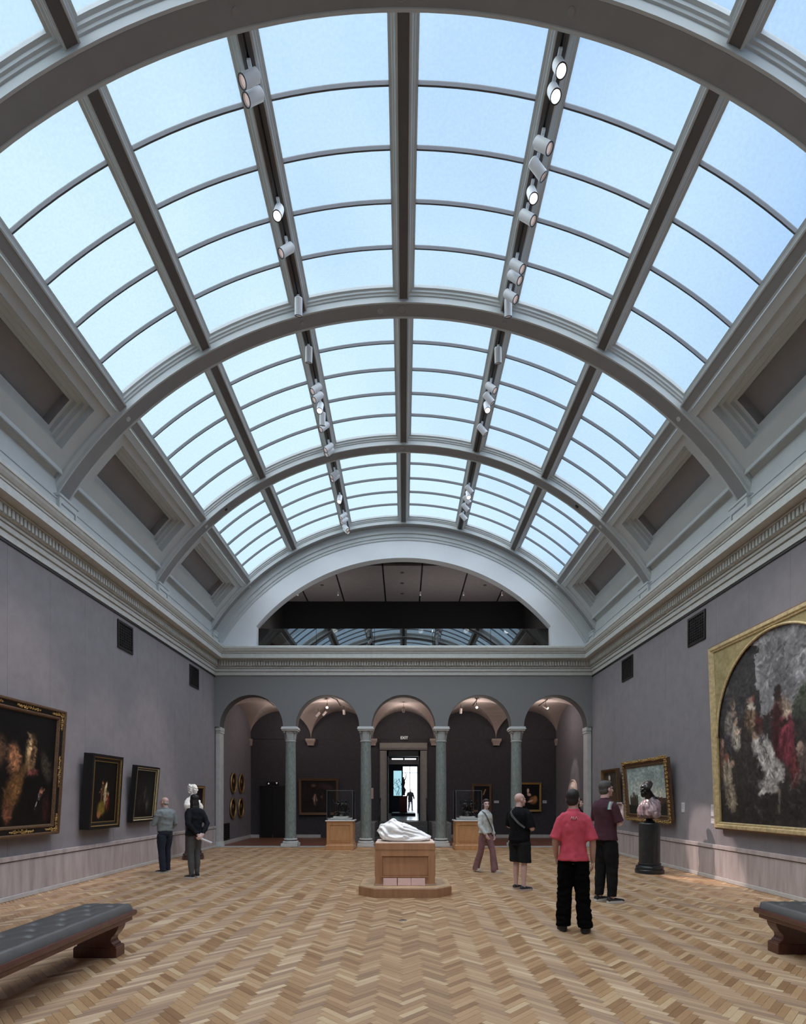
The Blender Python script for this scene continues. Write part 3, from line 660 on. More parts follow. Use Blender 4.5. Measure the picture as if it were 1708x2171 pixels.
# ---- room beyond the doorway
struct('floor_far_room', MB().box(-4, 4, YB+.3, 46, .60, .70), floor_w, 'pale polished floor of the room beyond the doorway', cat='floor')
struct('ceiling_far_room', MB().box(-4, 4, YB+.35, 46, 4.6, 4.8), room_w, 'white ceiling of the room beyond the doorway', cat='ceiling')
struct('wall_far_left', MB().box(-4.2, -4, YB+.35, 46, .6, 4.8), room_w, 'left wall of the room beyond the doorway', cat='wall')
struct('wall_far_right', MB().box(4, 4.2, YB+.35, 46, .6, 4.8), room_w, 'right wall of the room beyond the doorway', cat='wall')
fp = 33.0; k = fp/FPX
wf = struct('wall_far_partition', MB().box(-4, (834-HX)*k, fp, fp+.2, .7, 4.6).box((834-HX)*k, (851-HX)*k, fp, fp+.2, .7, EYE+(HY-1687)*k).box((834-HX)*k, (851-HX)*k, fp, fp+.2, EYE+(HY-1634)*k, 4.6).box((851-HX)*k, (854-HX)*k, fp, fp+.2, .7, 4.6).box((854-HX)*k, 1.15, fp, fp+.2, EYE+(HY-1625)*k, 4.6).box((884-HX)*k, (886.5-HX)*k, fp-.1, fp+.2, .7, 4.2), M('far_partition_dark', (.018, .02, .028), .5), 'dark partition with a glazed panel and an open bay beyond the doorway', cat='wall')
tag(MB().box((834-HX)*k, (851-HX)*k, fp+.08, fp+.1, EYE+(HY-1687)*k, EYE+(HY-1634)*k).build('window_31', case_blue), 'pale blue glazed panel in the dark partition beyond the doorway', 'window', kind='structure')
gb = MB(); rb_ = random.Random(4)
for i in range(5):
    x0 = (838+rb_.random()*10-HX)*k; pts = [(x0+rb_.uniform(-.12, .12)*min(j, 2), fp-.04, EYE+(HY-1686+j*7)*k) for j in range(6)]; gb.tube(pts, .012, 5)
tag(gb.build('branch_display', M('branch_grey', (.16, .24, .27), .6)), 'thin branching stems in front of the pale blue panel', 'plant')
struct('wall_far_header', MB().box(-1.2, 1.2, 25.5, 25.7, EYE+(HY-1620)*25.5/FPX, EYE+(HY-1607)*25.5/FPX), M('header_grey', (.20, .18, .19), .7), 'grey header band across the room beyond the doorway', cat='wall')
struct('window_32', MB().box(-3.9, 3.9, 45.5, 45.6, .7, 4.6), atrium, 'bright glazed atrium wall far beyond the doorway', cat='window')
fm = MB()
for x in (-.4, .55, 1.35, 2.1): fm.box(x-.04, x+.04, 45.3, 45.45, .7, 4.6)
fm.box(-3, 3, 45.3, 45.45, 3.75, 3.8); tag(fm.build('window_mullions', M('mullion_white', (.55, .6, .65), .5)), 'thin pale mullions in front of the bright atrium wall', 'mullion', kind='structure')
LT = bpy.data.lights.new('far_room_fill', 'AREA'); LT.shape = 'RECTANGLE'; LT.size = 5; LT.size_y = 6; LT.energy = 330; LT.color = (.9, .96, 1)  # unseen area lamp added under the ceiling to light the far room
lo = bpy.data.objects.new('far_room_fill', LT); C.objects.link(lo); lo.location = (0, 38, 4.55)
for i in range(2):
    x = (-.28, .32)[i]; tag(MB().bbox(x-.26, x+.26, 24.6, 24.8, 3.42, 3.46, .008).build('ceiling_strip_lamp', lamp_on), ('left', 'right')[i]+' of two white lamp strips at the top of the doorway view', 'lamp', 'far room lamp strips')
t = thing('far_pedestal', 'dark red pedestal on a black platform beyond the doorway', 'pedestal', ((855-HX)*29.5/FPX, 29.5, .70))
MB().bbox(-.63, .63, -1.8, .9, 0, .14, .01).build('platform', black_m, t); MB().bbox(-.22, .22, -.22, .22, .14, .20, .008).build('foot', M('maroon_foot', (.20, .07, .05), .5), t); MB().bbox(-.21, .21, -.21, .21, .20, 1.05, .01).build('body', maroon, t)
# ---- vents
def vent(name, label, loc, rz, w, h, group, nx=7, ny=9):
    t = thing(name, label, 'vent', loc, rz, group); f = .05
    MB().box(-w/2, w/2, -.004, .0, 0, h).build('backing', M('vent_black', (.004, .004, .005), .8), t)
    m = MB(); m.box(-w/2, -w/2+f, -.025, 0, 0, h); m.box(w/2-f, w/2, -.025, 0, 0, h); m.box(-w/2+f, w/2-f, -.025, 0, 0, f); m.box(-w/2+f, w/2-f, -.025, 0, h-f, h); m.build('frame', grille_m, t)
    for i in range(1, nx): x = -w/2+f+(w-2*f)*i/nx; MB().box(x-.008, x+.008, -.018, -.006, f, h-f).build('bar', grille_m, t)
    for i in range(1, ny): z = f+(h-2*f)*i/ny; MB().box(-w/2+f, w/2-f, -.016, -.005, z-.008, z+.008).build('bar', grille_m, t)
R90 = pi/2
vent('wall_vent', 'black metal vent grille high on the left wall, the nearer one', (-HW, 12.0, 4.94), R90, .65, .62, 'high wall vents')
vent('wall_vent', 'black metal vent grille high on the left wall, the further one', (-HW, 15.95, 4.94), R90, .68, .62, 'high wall vents')
vent('wall_vent', 'black metal vent grille high on the right wall, beside the huge painting', (HW, 11.39, 4.94), -R90, .68, .62, 'high wall vents')
vent('wall_vent', 'black metal vent grille high on the right wall, the further one', (HW, 14.91, 4.94), -R90, .72, .62, 'high wall vents')
vent('floor_vent', 'black return-air grille near the floor in the passage, left end', (-HW, 18.75, .14), R90, .85, .60, 'passage vents', 9, 7)
vent('floor_vent', 'black return-air grille near the floor in the passage, right end', (HW, 18.75, .14), -R90, .85, .60, 'passage vents', 9, 7)
# ---- floor outlet
t = thing('floor_outlet', 'small round metal outlet cover set in the parquet', 'outlet cover', ((854-HX)*1842/(1951-HY)/FPX, 1842/(1951-HY), .0005))
MB().lathe([(.055, 0), (.052, .004), (.04, .005)], 20).build('rim', brass, t); MB().lathe([(.03, .004), (.03, .006)], 14).build('cap', M('outlet_dark', (.10, .09, .09), .4, metal=.5), t)

# ---- benches
def bench(label, xc, y0, y1, flip):
    t = thing('bench', label, 'bench', (xc, (y0+y1)/2, 0), group='leather benches'); L = (y1-y0)/2; W2 = .255
    m = MB(); prof = [(-W2-.01,.375),(-W2-.03,.395),(-W2-.035,.415),(-W2-.025,.435),(W2+.025,.435),(W2+.035,.415),(W2+.03,.395),(W2+.01,.375)]
    m.rings([[(x, -L, z) for x, z in prof], [(x, L, z) for x, z in prof]]); m.build('rim', maho, t, True, 35)
    m = MB(); m.bbox(-W2-.01, W2+.01, -L+.05, L-.05, .335, .38, .006); m.build('apron', maho, t)
    # tufted cushion
    nx, ny = 26, 104; Lc = L-.015; btn = [(bx, by) for i in range(12) for by in [-Lc+.16+(2*Lc-.32)*i/11] for bx in ((-.12, .12) if i % 2 else (0,))]
    vs = []
    for j in range(ny+1):
        for i in range(nx+1):
            x = -W2+2*W2*i/nx; y = -Lc+2*Lc*j/ny; e = min((W2-abs(x))/.05, (Lc-abs(y))/.05, 1); z = .438+.075*math.sqrt(max(1-(1-e)**2, 0))
            for bx, by in btn:
                d = math.hypot((x-bx), (y-by)*1.0); z -= .032*math.exp(-(d/.035)**2) if d < .12 else 0
            dd = min(abs(abs(x-bx)-abs(y-by)*.12/((2*Lc-.32)/11)) for bx, by in btn if abs(y-by) < .25) if any(abs(y-by) < .25 for _, by in btn) else 1
            z -= .007*math.exp(-(dd/.02)**2)*(e > .8)
            vs.append((x, y, z))
    n1 = nx+1; fs = [(j*n1+i, j*n1+i+1, (j+1)*n1+i+1, (j+1)*n1+i) for j in range(ny) for i in range(nx)]
    m = MB().add(vs, fs); m.box(-W2, W2, -Lc, Lc, .434, .4385); cu = m.build('cushion', leather, t, True)
    for bx, by in btn: MB().ell((bx, by, .483), (.012, .012, .006), 8, 5).build('button', leather, cu, True)
    # scrolled leg slabs
    sc = [(.235,.335),(.235,.31),(.222,.275),(.195,.235),(.165,.205),(.155,.175),(.165,.15),(.185,.132),(.19,.118),(.215,.112),(.215,0)]
    poly = sc+[(-x, z) for x, z in reversed(sc)]
    for yc in (-L+.21, L-.21): 
        m = MB(); m.extr(poly, yc-.07, yc+.07, 1); lg = m.build('leg', maho, t)
        MB().bbox(-.222, .222, yc-.082, yc+.082, 0, .105, .006).build('leg_foot', maho, lg)
    return t
bench('tufted grey leather bench with scrolled mahogany legs, on the left', -3.145, 3.15, 5.72, 1)
bench('tufted grey leather bench with scrolled mahogany legs, at the right edge', 4.12, 3.15, 5.84, 1)

# ---- central plinth and pedestal with reclining marble
cx = .028
pl = thing('octagonal_plinth', 'low octagonal wooden platform under the central pedestal', 'platform', (cx, 9.37, 0))
def octo(w, d, c): return [(-w+c, -d), (w-c, -d), (w, -d+c), (w, d-c), (w-c, d), (-w+c, d), (-w, d-c), (-w, -d+c)]
m = MB(); m.rings([[(x, y, z) for x, y in octo(.78-i, .67-i, .265)] for z, i in ((0, .0), (.142, 0), (.15, .008))]); m.build('platform_body', oak, pl)
MB().rings([[(x, y, z) for x, y in octo(.765, .655, .26)] for z in (.1505, .1535)]).build('platform_top', M('platform_top_oak', (.50, .34, .20), .4, var=.2, vs=8), pl)
pd = thing('pedestal', 'panelled oak pedestal in the middle of the hall carrying a white marble', 'pedestal', (cx, 9.37, .1535))
def panelled(t, w, d, h, mat_, st=.09, sb=.13, stp=.11, base=.05, cap=True):
    def side(f, W_):
        us = [-W_, -W_+st, -W_+st+.02, -W_+st+.035, W_-st-.035, W_-st-.02, W_-st, W_]; vs = [0, sb, sb+.02, sb+.035, h-stp-.035, h-stp-.02, h-stp, h]
        def hh(i, j):
            r = min(i, 6-i, j, 6-j); return (0, .012, -.014, -.008)[r]
        return relief(MB(), us, vs, hh, f)
    for nm, f, W_ in (('front_panel', lambda u, v, k: (u, -d-k, v), w), ('back_panel', lambda u, v, k: (-u, d+k, v), w), ('side_panel', lambda u, v, k: (w+k, u, v), d), ('side_panel', lambda u, v, k: (-w-k, -u, v), d)):
        side(f, W_).build(nm, mat_, t)
    MB().box(-w+.016, w-.016, -d+.016, d-.016, .005, h-.002).build('core', mat_, t)
panelled(pd, .505, .355, .60, oak, .095, .135, .085)
m = MB(); m.bbox(-.525, .525, -.375, .375, 0, .02, .004); m.build('base_fillet', M('pedestal_dark_line', (.30, .20, .15), .4), pd)
MB().bbox(-.51, .51, -.36, .36, .60, .715, .006).build('cap', oak, pd); MB().bbox(-.50, .50, -.35, .35, .715, .728, .004).build('top', M('pedestal_top_pale', (.62, .50, .42), .45), pd)
for i, (u0, u1) in enumerate(((812, 841), (843, 871), (871.5, 901))):
    x0, x1 = (u0-HX)*8.93/FPX, (u1-HX)*8.93/FPX
    o = MB().bbox(-(x1-x0)/2, (x1-x0)/2, -.006, .006, 0, .125, .003).build('label_plate', card_p); o.location = ((x0+x1)/2, 8.985, .1585); o.rotation_euler = (-.16, 0, 0)
    o.location.y = 8.955
    tag(o, ('pinkish label card leaning on the central pedestal, left one', 'pinkish label card leaning on the central pedestal, middle one', 'pinkish label card leaning on the central pedestal, right one')[i], 'label', 'label cards at the central pedestal')
# reclining veiled figure
def sculpt():
    m = MB()
    m.tube([(-.40, 0, .10), (-.33, 0, .17), (-.22, 0, .20), (-.08, 0, .19), (.06, 0, .15), (.22, 0, .105), (.36, 0, .065), (.46, 0, .04)], [(.10, .10), (.17, .13), (.20, .15), (.205, .15), (.18, .125), (.15, .095), (.115, .065), (.06, .035)], 20)
    m.ell((-.20, -.02, .30), (.085, .09, .085)); m.ell((-.21, -.05, .35), (.05, .05, .04)); m.ell((-.36, .02, .20), (.09, .13, .10)); m.ell((-.05, -.05, .22), (.16, .12, .09)); m.ell((.18, -.04, .12), (.13, .1, .07))
    m.ell((-.32, -.10, .12), (.1, .1, .1)); m.ell((-.12, -.16, .07), (.22, .08, .07)); m.ell((.2, -.13, .045), (.2, .07, .045)); m.ell((.36, -.05, .05), (.11, .09, .05))
    m.ell((0, 0, .022), (.43, .22, .024), 28, 7)
    me = remesh(m, .009, 3, 'veiled_figure')
    def fold(v):
        n = noise.noise(v*5)
        a = math.sin((v.x*.75+v.z*1.3+v.y*.5)*42+n*4.5)*.011 if v.x < -.02 else math.sin((v.z*1.5-v.x*-.35+v.y*.9)*48+n*5)*.010
        return (a+noise.noise(v*22)*.006)*min(1, max(0, (v.z-.035)/.05))
    displace(me, fold)
    for v in me.vertices: v.co.z = max(v.co.z, 0)
    return me
s = link('reclining_sculpture', sculpt(), marb_s); s.location = (.012, 9.33, .1535+.7285)
tag(s, 'white marble veiled reclining figure with deep folds on the central pedestal', 'sculpture')
# ---- glass display cases with bronzes
def bronze_group(seed, wide):
    r = random.Random(seed); m = MB()
    m.lathe([(.17, 0), (.18, .02), (.15, .05), (.11, .07)], 18); m.ell((0, 0, .10), (.13, .10, .06))
    for k in range(3):
        x = (-.09, .02, .11)[k]*wide; a = r.uniform(-.3, .3); z = .12
        m.tube([(x, 0, z), (x+a*.1, -.02, z+.12), (x+a*.2, 0, z+.24), (x+a*.2, 0, z+.30)], [.05, .045, .06, .025], 10); m.ell((x+a*.22, -.01, z+.34), (.032, .036, .042))
        for s_ in (-1, 1):
            m.tube([(x+a*.2, 0, z+.25), (x+s_*.10, -.04, z+.22+r.uniform(-.05, .1)), (x+s_*.15, -.05+r.uniform(-.05, .05), z+.26+r.uniform(-.12, .14))], [.025, .02, .014], 8)
            m.tube([(x, 0, z+.02), (x+s_*.08, -.06, z-.02), (x+s_*.09, -.05, z-.08)], [.035, .028, .02], 8)
    for k in range(5): m.ell((r.uniform(-.2, .2)*wide, r.uniform(-.08, .08), r.uniform(.08, .3)), (.035, .03, .03))
    return remesh(m, .009, 2, 'bronze_group')
def case(label, xc, slab_label, seed, bl, wide):
    yf, w = 16.70, .44; t = thing('display_case', label, 'display case', (xc, yf+w, 0), group='oak display cases with glass covers')
    MB().bbox(-w, w, -w, w, 0, .15, .01).build('plinth', oak2, t); MB().bbox(-w+.012, w-.012, -w+.012, w-.012, .15, .175, .008).build('plinth_moulding', oak2, t)
    tt = bpy.data.objects.new('cabinet', None); C.objects.link(tt); tt.parent = t; tt.location = (0, 0, .172)
    panelled(tt, w-.03, w-.03, .715, oak2, .075, .085, .085)
    MB().bbox(-w+.005, w-.005, -w+.005, w-.005, .885, .905, .005).build('top_moulding', oak2, t)
    MB().bbox(-w-.012, w+.012, -w-.012, w+.012, .905, .93, .004).build('deck', white_s, t)
    MB().bbox(-w+.07, w-.07, -w+.07, w-.07, .93, .985, .006).build('riser', white_s, t); MB().bbox(-.235, .235, -.20, .20, .985, 1.045, .006).build('upper_riser', white_s, t)
    gw = w-.035; gm = [(-gw, gw, -gw, -gw+.008), (-gw, gw, gw-.008, gw), (-gw, -gw+.008, -gw, gw), (gw-.008, gw, -gw, gw)]
    for a in gm: MB().box(a[0], a[1], a[2], a[3], .93, 1.86).build('glass_side', glass_case, t)
    MB().box(-gw, gw, -gw, gw, 1.86, 1.868).build('glass_top', glass_case, t)
    ed = MB(); 
    for sx in (-1, 1):
        for sy in (-1, 1): ed.box(sx*gw-.004, sx*gw+.004, sy*gw-.004, sy*gw+.004, .93, 1.87)
        ed.box(sx*gw-.004, sx*gw+.004, -gw, gw, 1.862, 1.87); ed.box(-gw, gw, sx*gw-.004, sx*gw+.004, 1.862, 1.87)
    ed.build('glass_edge', M('glass_edge_grey', (.20, .22, .23), .25), t)
    b = link('bronze_group', bronze_group(seed, wide), bronze); b.location = (xc, yf+w, 1.0455); b.scale = (1.05, 1.05, 1.05); tag(b, bl, 'sculpture', 'bronzes in the glass cases')
case('oak and glass display case left of the central sculpture', -2.0, '', 5, 'dark bronze figure group in the left glass case', 1.25)
case('oak and glass display case behind the woman in the white sweater', 2.05, '', 9, 'dark bronze openwork group in the right glass case', .9)

# ---- busts
def head_mb(m, c, s=1.0, R=None, nose=1):
    R = R or Matrix.Identity(3)
    def e(p, r): 
        v = R @ Vector(p); m.ell((c[0]+v.x*s, c[1]+v.y*s, c[2]+v.z*s), (r[0]*s, r[1]*s, r[2]*s), 16, 11, R)
    e((0, -.014, .028), (.074, .094, .086)); e((0, .026, -.03), (.060, .066, .086)); e((0, .036, -.078), (.044, .046, .036)); e((0, .078, .022), (.048, .020, .014))
    e((0, .098, -.022), (.012, .014, .028)); e((0, .106, -.036), (.015, .015, .011)); e((0, .088, -.067), (.024, .011, .010)); e((0, .080, -.097), (.021, .016, .014))
    for sx in (-1, 1): e((sx*.076, -.006, -.014), (.010, .022, .031)); e((sx*.038, .066, -.028), (.022, .022, .024))
def ped_round(t, r, h, mat_):
    m = MB(); m.lathe([(r*1.37, 0), (r*1.37, .075), (r*1.33, .085)], 40); m.build('foot', mat_, t, True, 35)
    m = MB(); m.lathe([(r*1.24, .085), (r*1.30, .105), (r*1.30, .135), (r*1.22, .16), (r*1.08, .165), (r*1.06, .19), (r*1.10, .20), (r*1.10, .215), (r*1.02, .225)], 40); m.build('base_moulding', mat_, t, True, 35)
    m = MB(); m.lathe([(r*1.0, .222), (r, h-.04), (r*1.02, h-.035), (r*1.02, h-.02), (r*.97, h)], 40); m.build('shaft', mat_, t, True, 35)
t = thing('round_pedestal', 'black marble column pedestal under the dark bust, right side', 'pedestal', (5.36, 11.62, 0)); ped_round(t, .215, 1.09, ped_b)
def facing(fx, fy): return math.atan2(-fx, fy)
b = thing('bust', 'dark bronze and purple stone bust of a bearded man in a cap on black pedestal', 'bust', (5.36, 11.62, 1.09), facing(-.93, -.36))
MB().lathe([(.12, 0), (.125, .02), (.08, .05), (.06, .09), (.07, .12)], 22).build('socle', bust_b, b, True, 40)
m = MB(); m.secs([(.09, .07, .06, 0), (.12, .16, .13, .02), (.17, .235, .18, .03), (.26, .27, .185, .02), (.36, .265, .175, -.01), (.45, .225, .155, -.04), (.52, .15, .115, -.045), (.57, .10, .095, -.02), (.60, .085, .085, .01)], 28); m.ell((-.20, .03, .19), (.085, .10, .10)); m.ell((.20, .03, .19), (.085, .10, .10)); m.ell((0, .13, .30), (.15, .075, .16))
def cape_fold(v):
    a_ = math.atan2(v.y, v.x); return (.011*math.sin(a_*11+v.z*9+noise.noise(v*4)*2.5)+.004*noise.noise(v*14))*min(1, max(0, (.5-v.z)/.12))
me = displace(remesh(m, .009, 3, 'cape'), cape_fold); link('cape', me, bust_p, b)
m = MB(); m.tube([(0, -.06, .44), (0, .06, .40), (0, .17, .30), (0, .20, .15)], [(.03, .02), (.035, .025), (.04, .02), (.045, .02)], 10); link('cape_band', remesh(m, .008, 2, 'cape_band'), bust_b, b)
m = MB(); R_ = Matrix.Rotation(-.30, 3, 'X'); head_mb(m, (0, .105, .735), 1.22, R_); m.tube([(0, -.05, .50), (0, .02, .60), (0, .07, .68)], [.115, .095, .085], 14); m.ell((0, .175, .625), (.055, .05, .075)); m.ell((0, -.055, .535), (.165, .105, .05)); m.ell((0, .215, .70), (.016, .03, .02))
me = displace(remesh(m, .007, 2, 'head'), lambda v: .003*noise.noise(v*30)); link('head', me, bust_b, b)
m = MB(); m.ell((0, .075, .80), (.108, .13, .085), 20, 12, R_); m.ell((0, .04, .845), (.09, .105, .075), 18, 10, R_); me = displace(remesh(m, .008, 2, 'cap'), lambda v: .004*math.sin(v.z*70+v.y*30)); link('cap', me, M('bust_cap_bronze', (.11, .10, .10), .25, metal=.7, var=.4, vs=12), b)
t = thing('round_pedestal', 'dark pedestal with moulded foot under the white bust, left side', 'pedestal', (-5.62, 14.25, 0)); ped_round(t, .20, 1.22, ped_m)
b = thing('bust', 'white marble bust with curled hair and draped shoulders beside the left wall', 'bust', (-5.62, 14.25, 1.22), facing(.80, -.35))
MB().lathe([(.10, 0), (.105, .02), (.06, .05), (.05, .08), (.07, .10)], 22).build('socle', marb_s, b, True, 40)
m = MB(); m.secs([(.09, .06, .05, 0), (.14, .19, .10, .01), (.22, .27, .13, .0), (.32, .25, .13, -.01), (.40, .16, .11, -.02), (.46, .075, .07, -.01), (.54, .06, .06, .0)], 24); m.ell((-.22, .02, .18), (.08, .08, .12)); m.ell((.22, .02, .2), (.08, .09, .13)); m.ell((0, .07, .26), (.17, .07, .13)); head_mb(m, (0, .03, .655), 1.12)
for i in range(40):
    a = i*2.4; zz = .56+.0052*i; rr_ = .092 if zz < .70 else .092*math.sqrt(max(1-((zz-.70)/.095)**2, .05)); m.ell((rr_*math.cos(a), -.03+rr_*min(math.sin(a), .35), zz), (.034, .034, .03), 8, 6)
me = displace(remesh(m, .008, 2, 'figure'), lambda v: (.010*math.sin(v.x*34+v.z*26+noise.noise(v*6)*4) if v.z < .42 else .004*noise.noise(v*35))); link('figure', me, M('white_bust_marble', (.78, .76, .73), .5), b)
# statue in the far room
m = MB(); m.tube([(0, 0, 0), (.02, 0, .25), (-.03, 0, .5), (.02, 0, .72), (.0, 0, .9)], [.09, .07, .08, .09, .04], 12); m.ell((.0, 0, .96), (.05, .055, .065)); m.tube([(.02, 0, .78), (.12, 0, .95), (.16, 0, 1.15), (.10, 0, 1.3)], [.04, .03, .022, .015], 8); m.tube([(.10, 0, 1.3), (.2, 0, 1.33), (.24, 0, 1.2), (.16, 0, 1.12)], .012, 6); m.tube([(0, 0, .76), (-.12, 0, .62), (-.05, 0, .5)], [.04, .03, .02], 8); m.tube([(0, 0, .45), (.1, -.03, .3), (.06, 0, .1)], [.06, .05, .03], 8)
s = link('standing_statue', remesh(m, .012, 2), M('statue_stone', (.16, .13, .13), .4)); s.location = ((855-HX)*29.5/FPX, 29.5, 1.775); tag(s, 'small twisting dark statue with a raised arm on the dark red pedestal', 'statue')
# ---------------------------------------------------------------- pictures: colours laid on a fine grid, framed
class Cv:
    def __init__(s, w, h, bg, seed=1):
        s.w, s.h = w, h; s.a = np.zeros((h, w, 3)); s.a[:] = np.array(bg)/255
        s.X, s.Y = np.meshgrid((np.arange(w)+.5)/w, (np.arange(h)+.5)/h); s.r = np.random.RandomState(seed); s.asp = w/h
    def mix(s, mask, c): s.a = s.a*(1-mask[..., None])+np.array(c)/255*mask[..., None]; return s
    def blob(s, x, y, rx, ry, c, ang=0, soft=.25, al=1):
        dx, dy = (s.X-x)*s.asp, s.Y-y; t = math.radians(ang); u = dx*math.cos(t)+dy*math.sin(t); v = -dx*math.sin(t)+dy*math.cos(t)
        d = np.sqrt((u/(rx*s.asp))**2+(v/ry)**2); soft *= .7; return s.mix(np.clip((1+soft-d)/(2*soft), 0, 1)*al, c)
    def poly(s, pts, c, al=1):
        m = np.zeros(s.X.shape, bool); n = len(pts)
        for i in range(n):
            (x1, y1), (x2, y2) = pts[i], pts[(i+1) % n]
            if y1 == y2: continue
            cnd = ((y1 > s.Y) != (y2 > s.Y)) & (s.X < (x2-x1)*(s.Y-y1)/(y2-y1)+x1); m ^= cnd
        return s.mix(m*al, c)
    def line(s, x1, y1, x2, y2, w, c, al=1):
        dx, dy = (x2-x1)*s.asp, y2-y1; L = dx*dx+dy*dy+1e-9; px, py = (s.X-x1)*s.asp, s.Y-y1; t = np.clip((px*dx+py*dy)/L, 0, 1)
        d = np.hypot(px-t*dx, py-t*dy); return s.mix(np.clip((w-d)/(w*.6), 0, 1)*al, c)
    def noise(s, amp=.3, cells=12, sm=True):
        g_ = s.r.rand(cells+2, cells+2); xi = s.X*cells; yi = s.Y*cells; i, j = xi.astype(int), yi.astype(int); fx, fy = xi-i, yi-j
        fx = fx*fx*(3-2*fx); fy = fy*fy*(3-2*fy)
        n = (g_[j, i]*(1-fx)+g_[j, i+1]*fx)*(1-fy)+(g_[j+1, i]*(1-fx)+g_[j+1, i+1]*fx)*fy
        s.a *= (1+amp*.55*(n-.5)*2)[..., None]; return s
    def brush(s, n, ln=.03, w=.006, k=.25, al=.6):
        for _ in range(n):
            x, y = s.r.rand(2); a = s.r.rand()*pi; l = ln*(.4+s.r.rand()); px, py = int(x*s.w), int(y*s.h); R_ = int((l+w)*s.h)+2
            x0, x1, y0, y1 = max(px-R_, 0), min(px+R_, s.w), max(py-R_, 0), min(py+R_, s.h)
            X, Y = (s.X[y0:y1, x0:x1]-x)*s.asp, s.Y[y0:y1, x0:x1]-y; c = s.a[min(py, s.h-1), min(px, s.w-1)]*(1+k*(s.r.rand()*2-1))
            u, v = X*math.cos(a)+Y*math.sin(a), -X*math.sin(a)+Y*math.cos(a); m_ = np.clip((1-np.hypot(np.maximum(np.abs(u)-l/2, 0), v)/w)*2, 0, 1)[..., None]*al
            s.a[y0:y1, x0:x1] = s.a[y0:y1, x0:x1]*(1-m_)+c*m_
        return s
    def figure(s, x, y, h, skin, robe, lean=0, dark=.45):
        hd = h*.13
        s.blob(x+lean*.12, y+h*.42, h*.17/s.asp*.8, h*.40, robe, lean*20, .3); s.blob(x+lean*.12+h*.04/s.asp, y+h*.5, h*.05/s.asp, h*.34, tuple(int(c*dark) for c in robe), lean*20, .5)
        s.blob(x-h*.05/s.asp, y+h*.36, h*.04/s.asp, h*.2, tuple(min(255, int(c*1.35+12)) for c in robe), lean*20, .5); s.blob(x, y, hd*.42/s.asp, hd*.5, skin, 0, .3); s.blob(x+hd*.1/s.asp, y-hd*.25, hd*.4/s.asp, hd*.3, (40, 28, 22), 0, .4, .8)
        s.line(x-h*.08/s.asp, y+h*.22, x-h*.2/s.asp, y+h*.36, h*.03, skin)
        return s
def canvas_mesh(cv, w, h):                           # local x right, z up, facing -y
    nw, nh = cv.w, cv.h; vs = [((i/nw-.5)*w, 0, h*(1-j/nh)) for j in range(nh+1) for i in range(nw+1)]; n1 = nw+1
    me = bpy.data.meshes.new('canvas'); me.from_pydata(vs, [], [(j*n1+i, (j+1)*n1+i, (j+1)*n1+i+1, j*n1+i+1) for j in range(nh) for i in range(nw)])
    at = me.attributes.new('col', 'FLOAT_COLOR', 'FACE'); a = np.clip(cv.a, 0, 1); lin = np.where(a < .04045, a/12.92, ((a+.055)/1.055)**2.4)
    col = np.ones((nh*nw, 4)); col[:, :3] = lin.reshape(-1, 3); at.data.foreach_set('color', col.ravel().astype(np.float32)); me.materials.append(paint_m); return me
def frame_mb(w, h, prof):                            # prof: (inset from the outer edge, depth towards the viewer)
    m = MB(); cs = [[(-w/2+t, -d, t), (w/2-t, -d, t), (w/2-t, -d, h-t), (-w/2+t, -d, h-t)] for t, d in prof]; return m.rings(cs, cap=False)
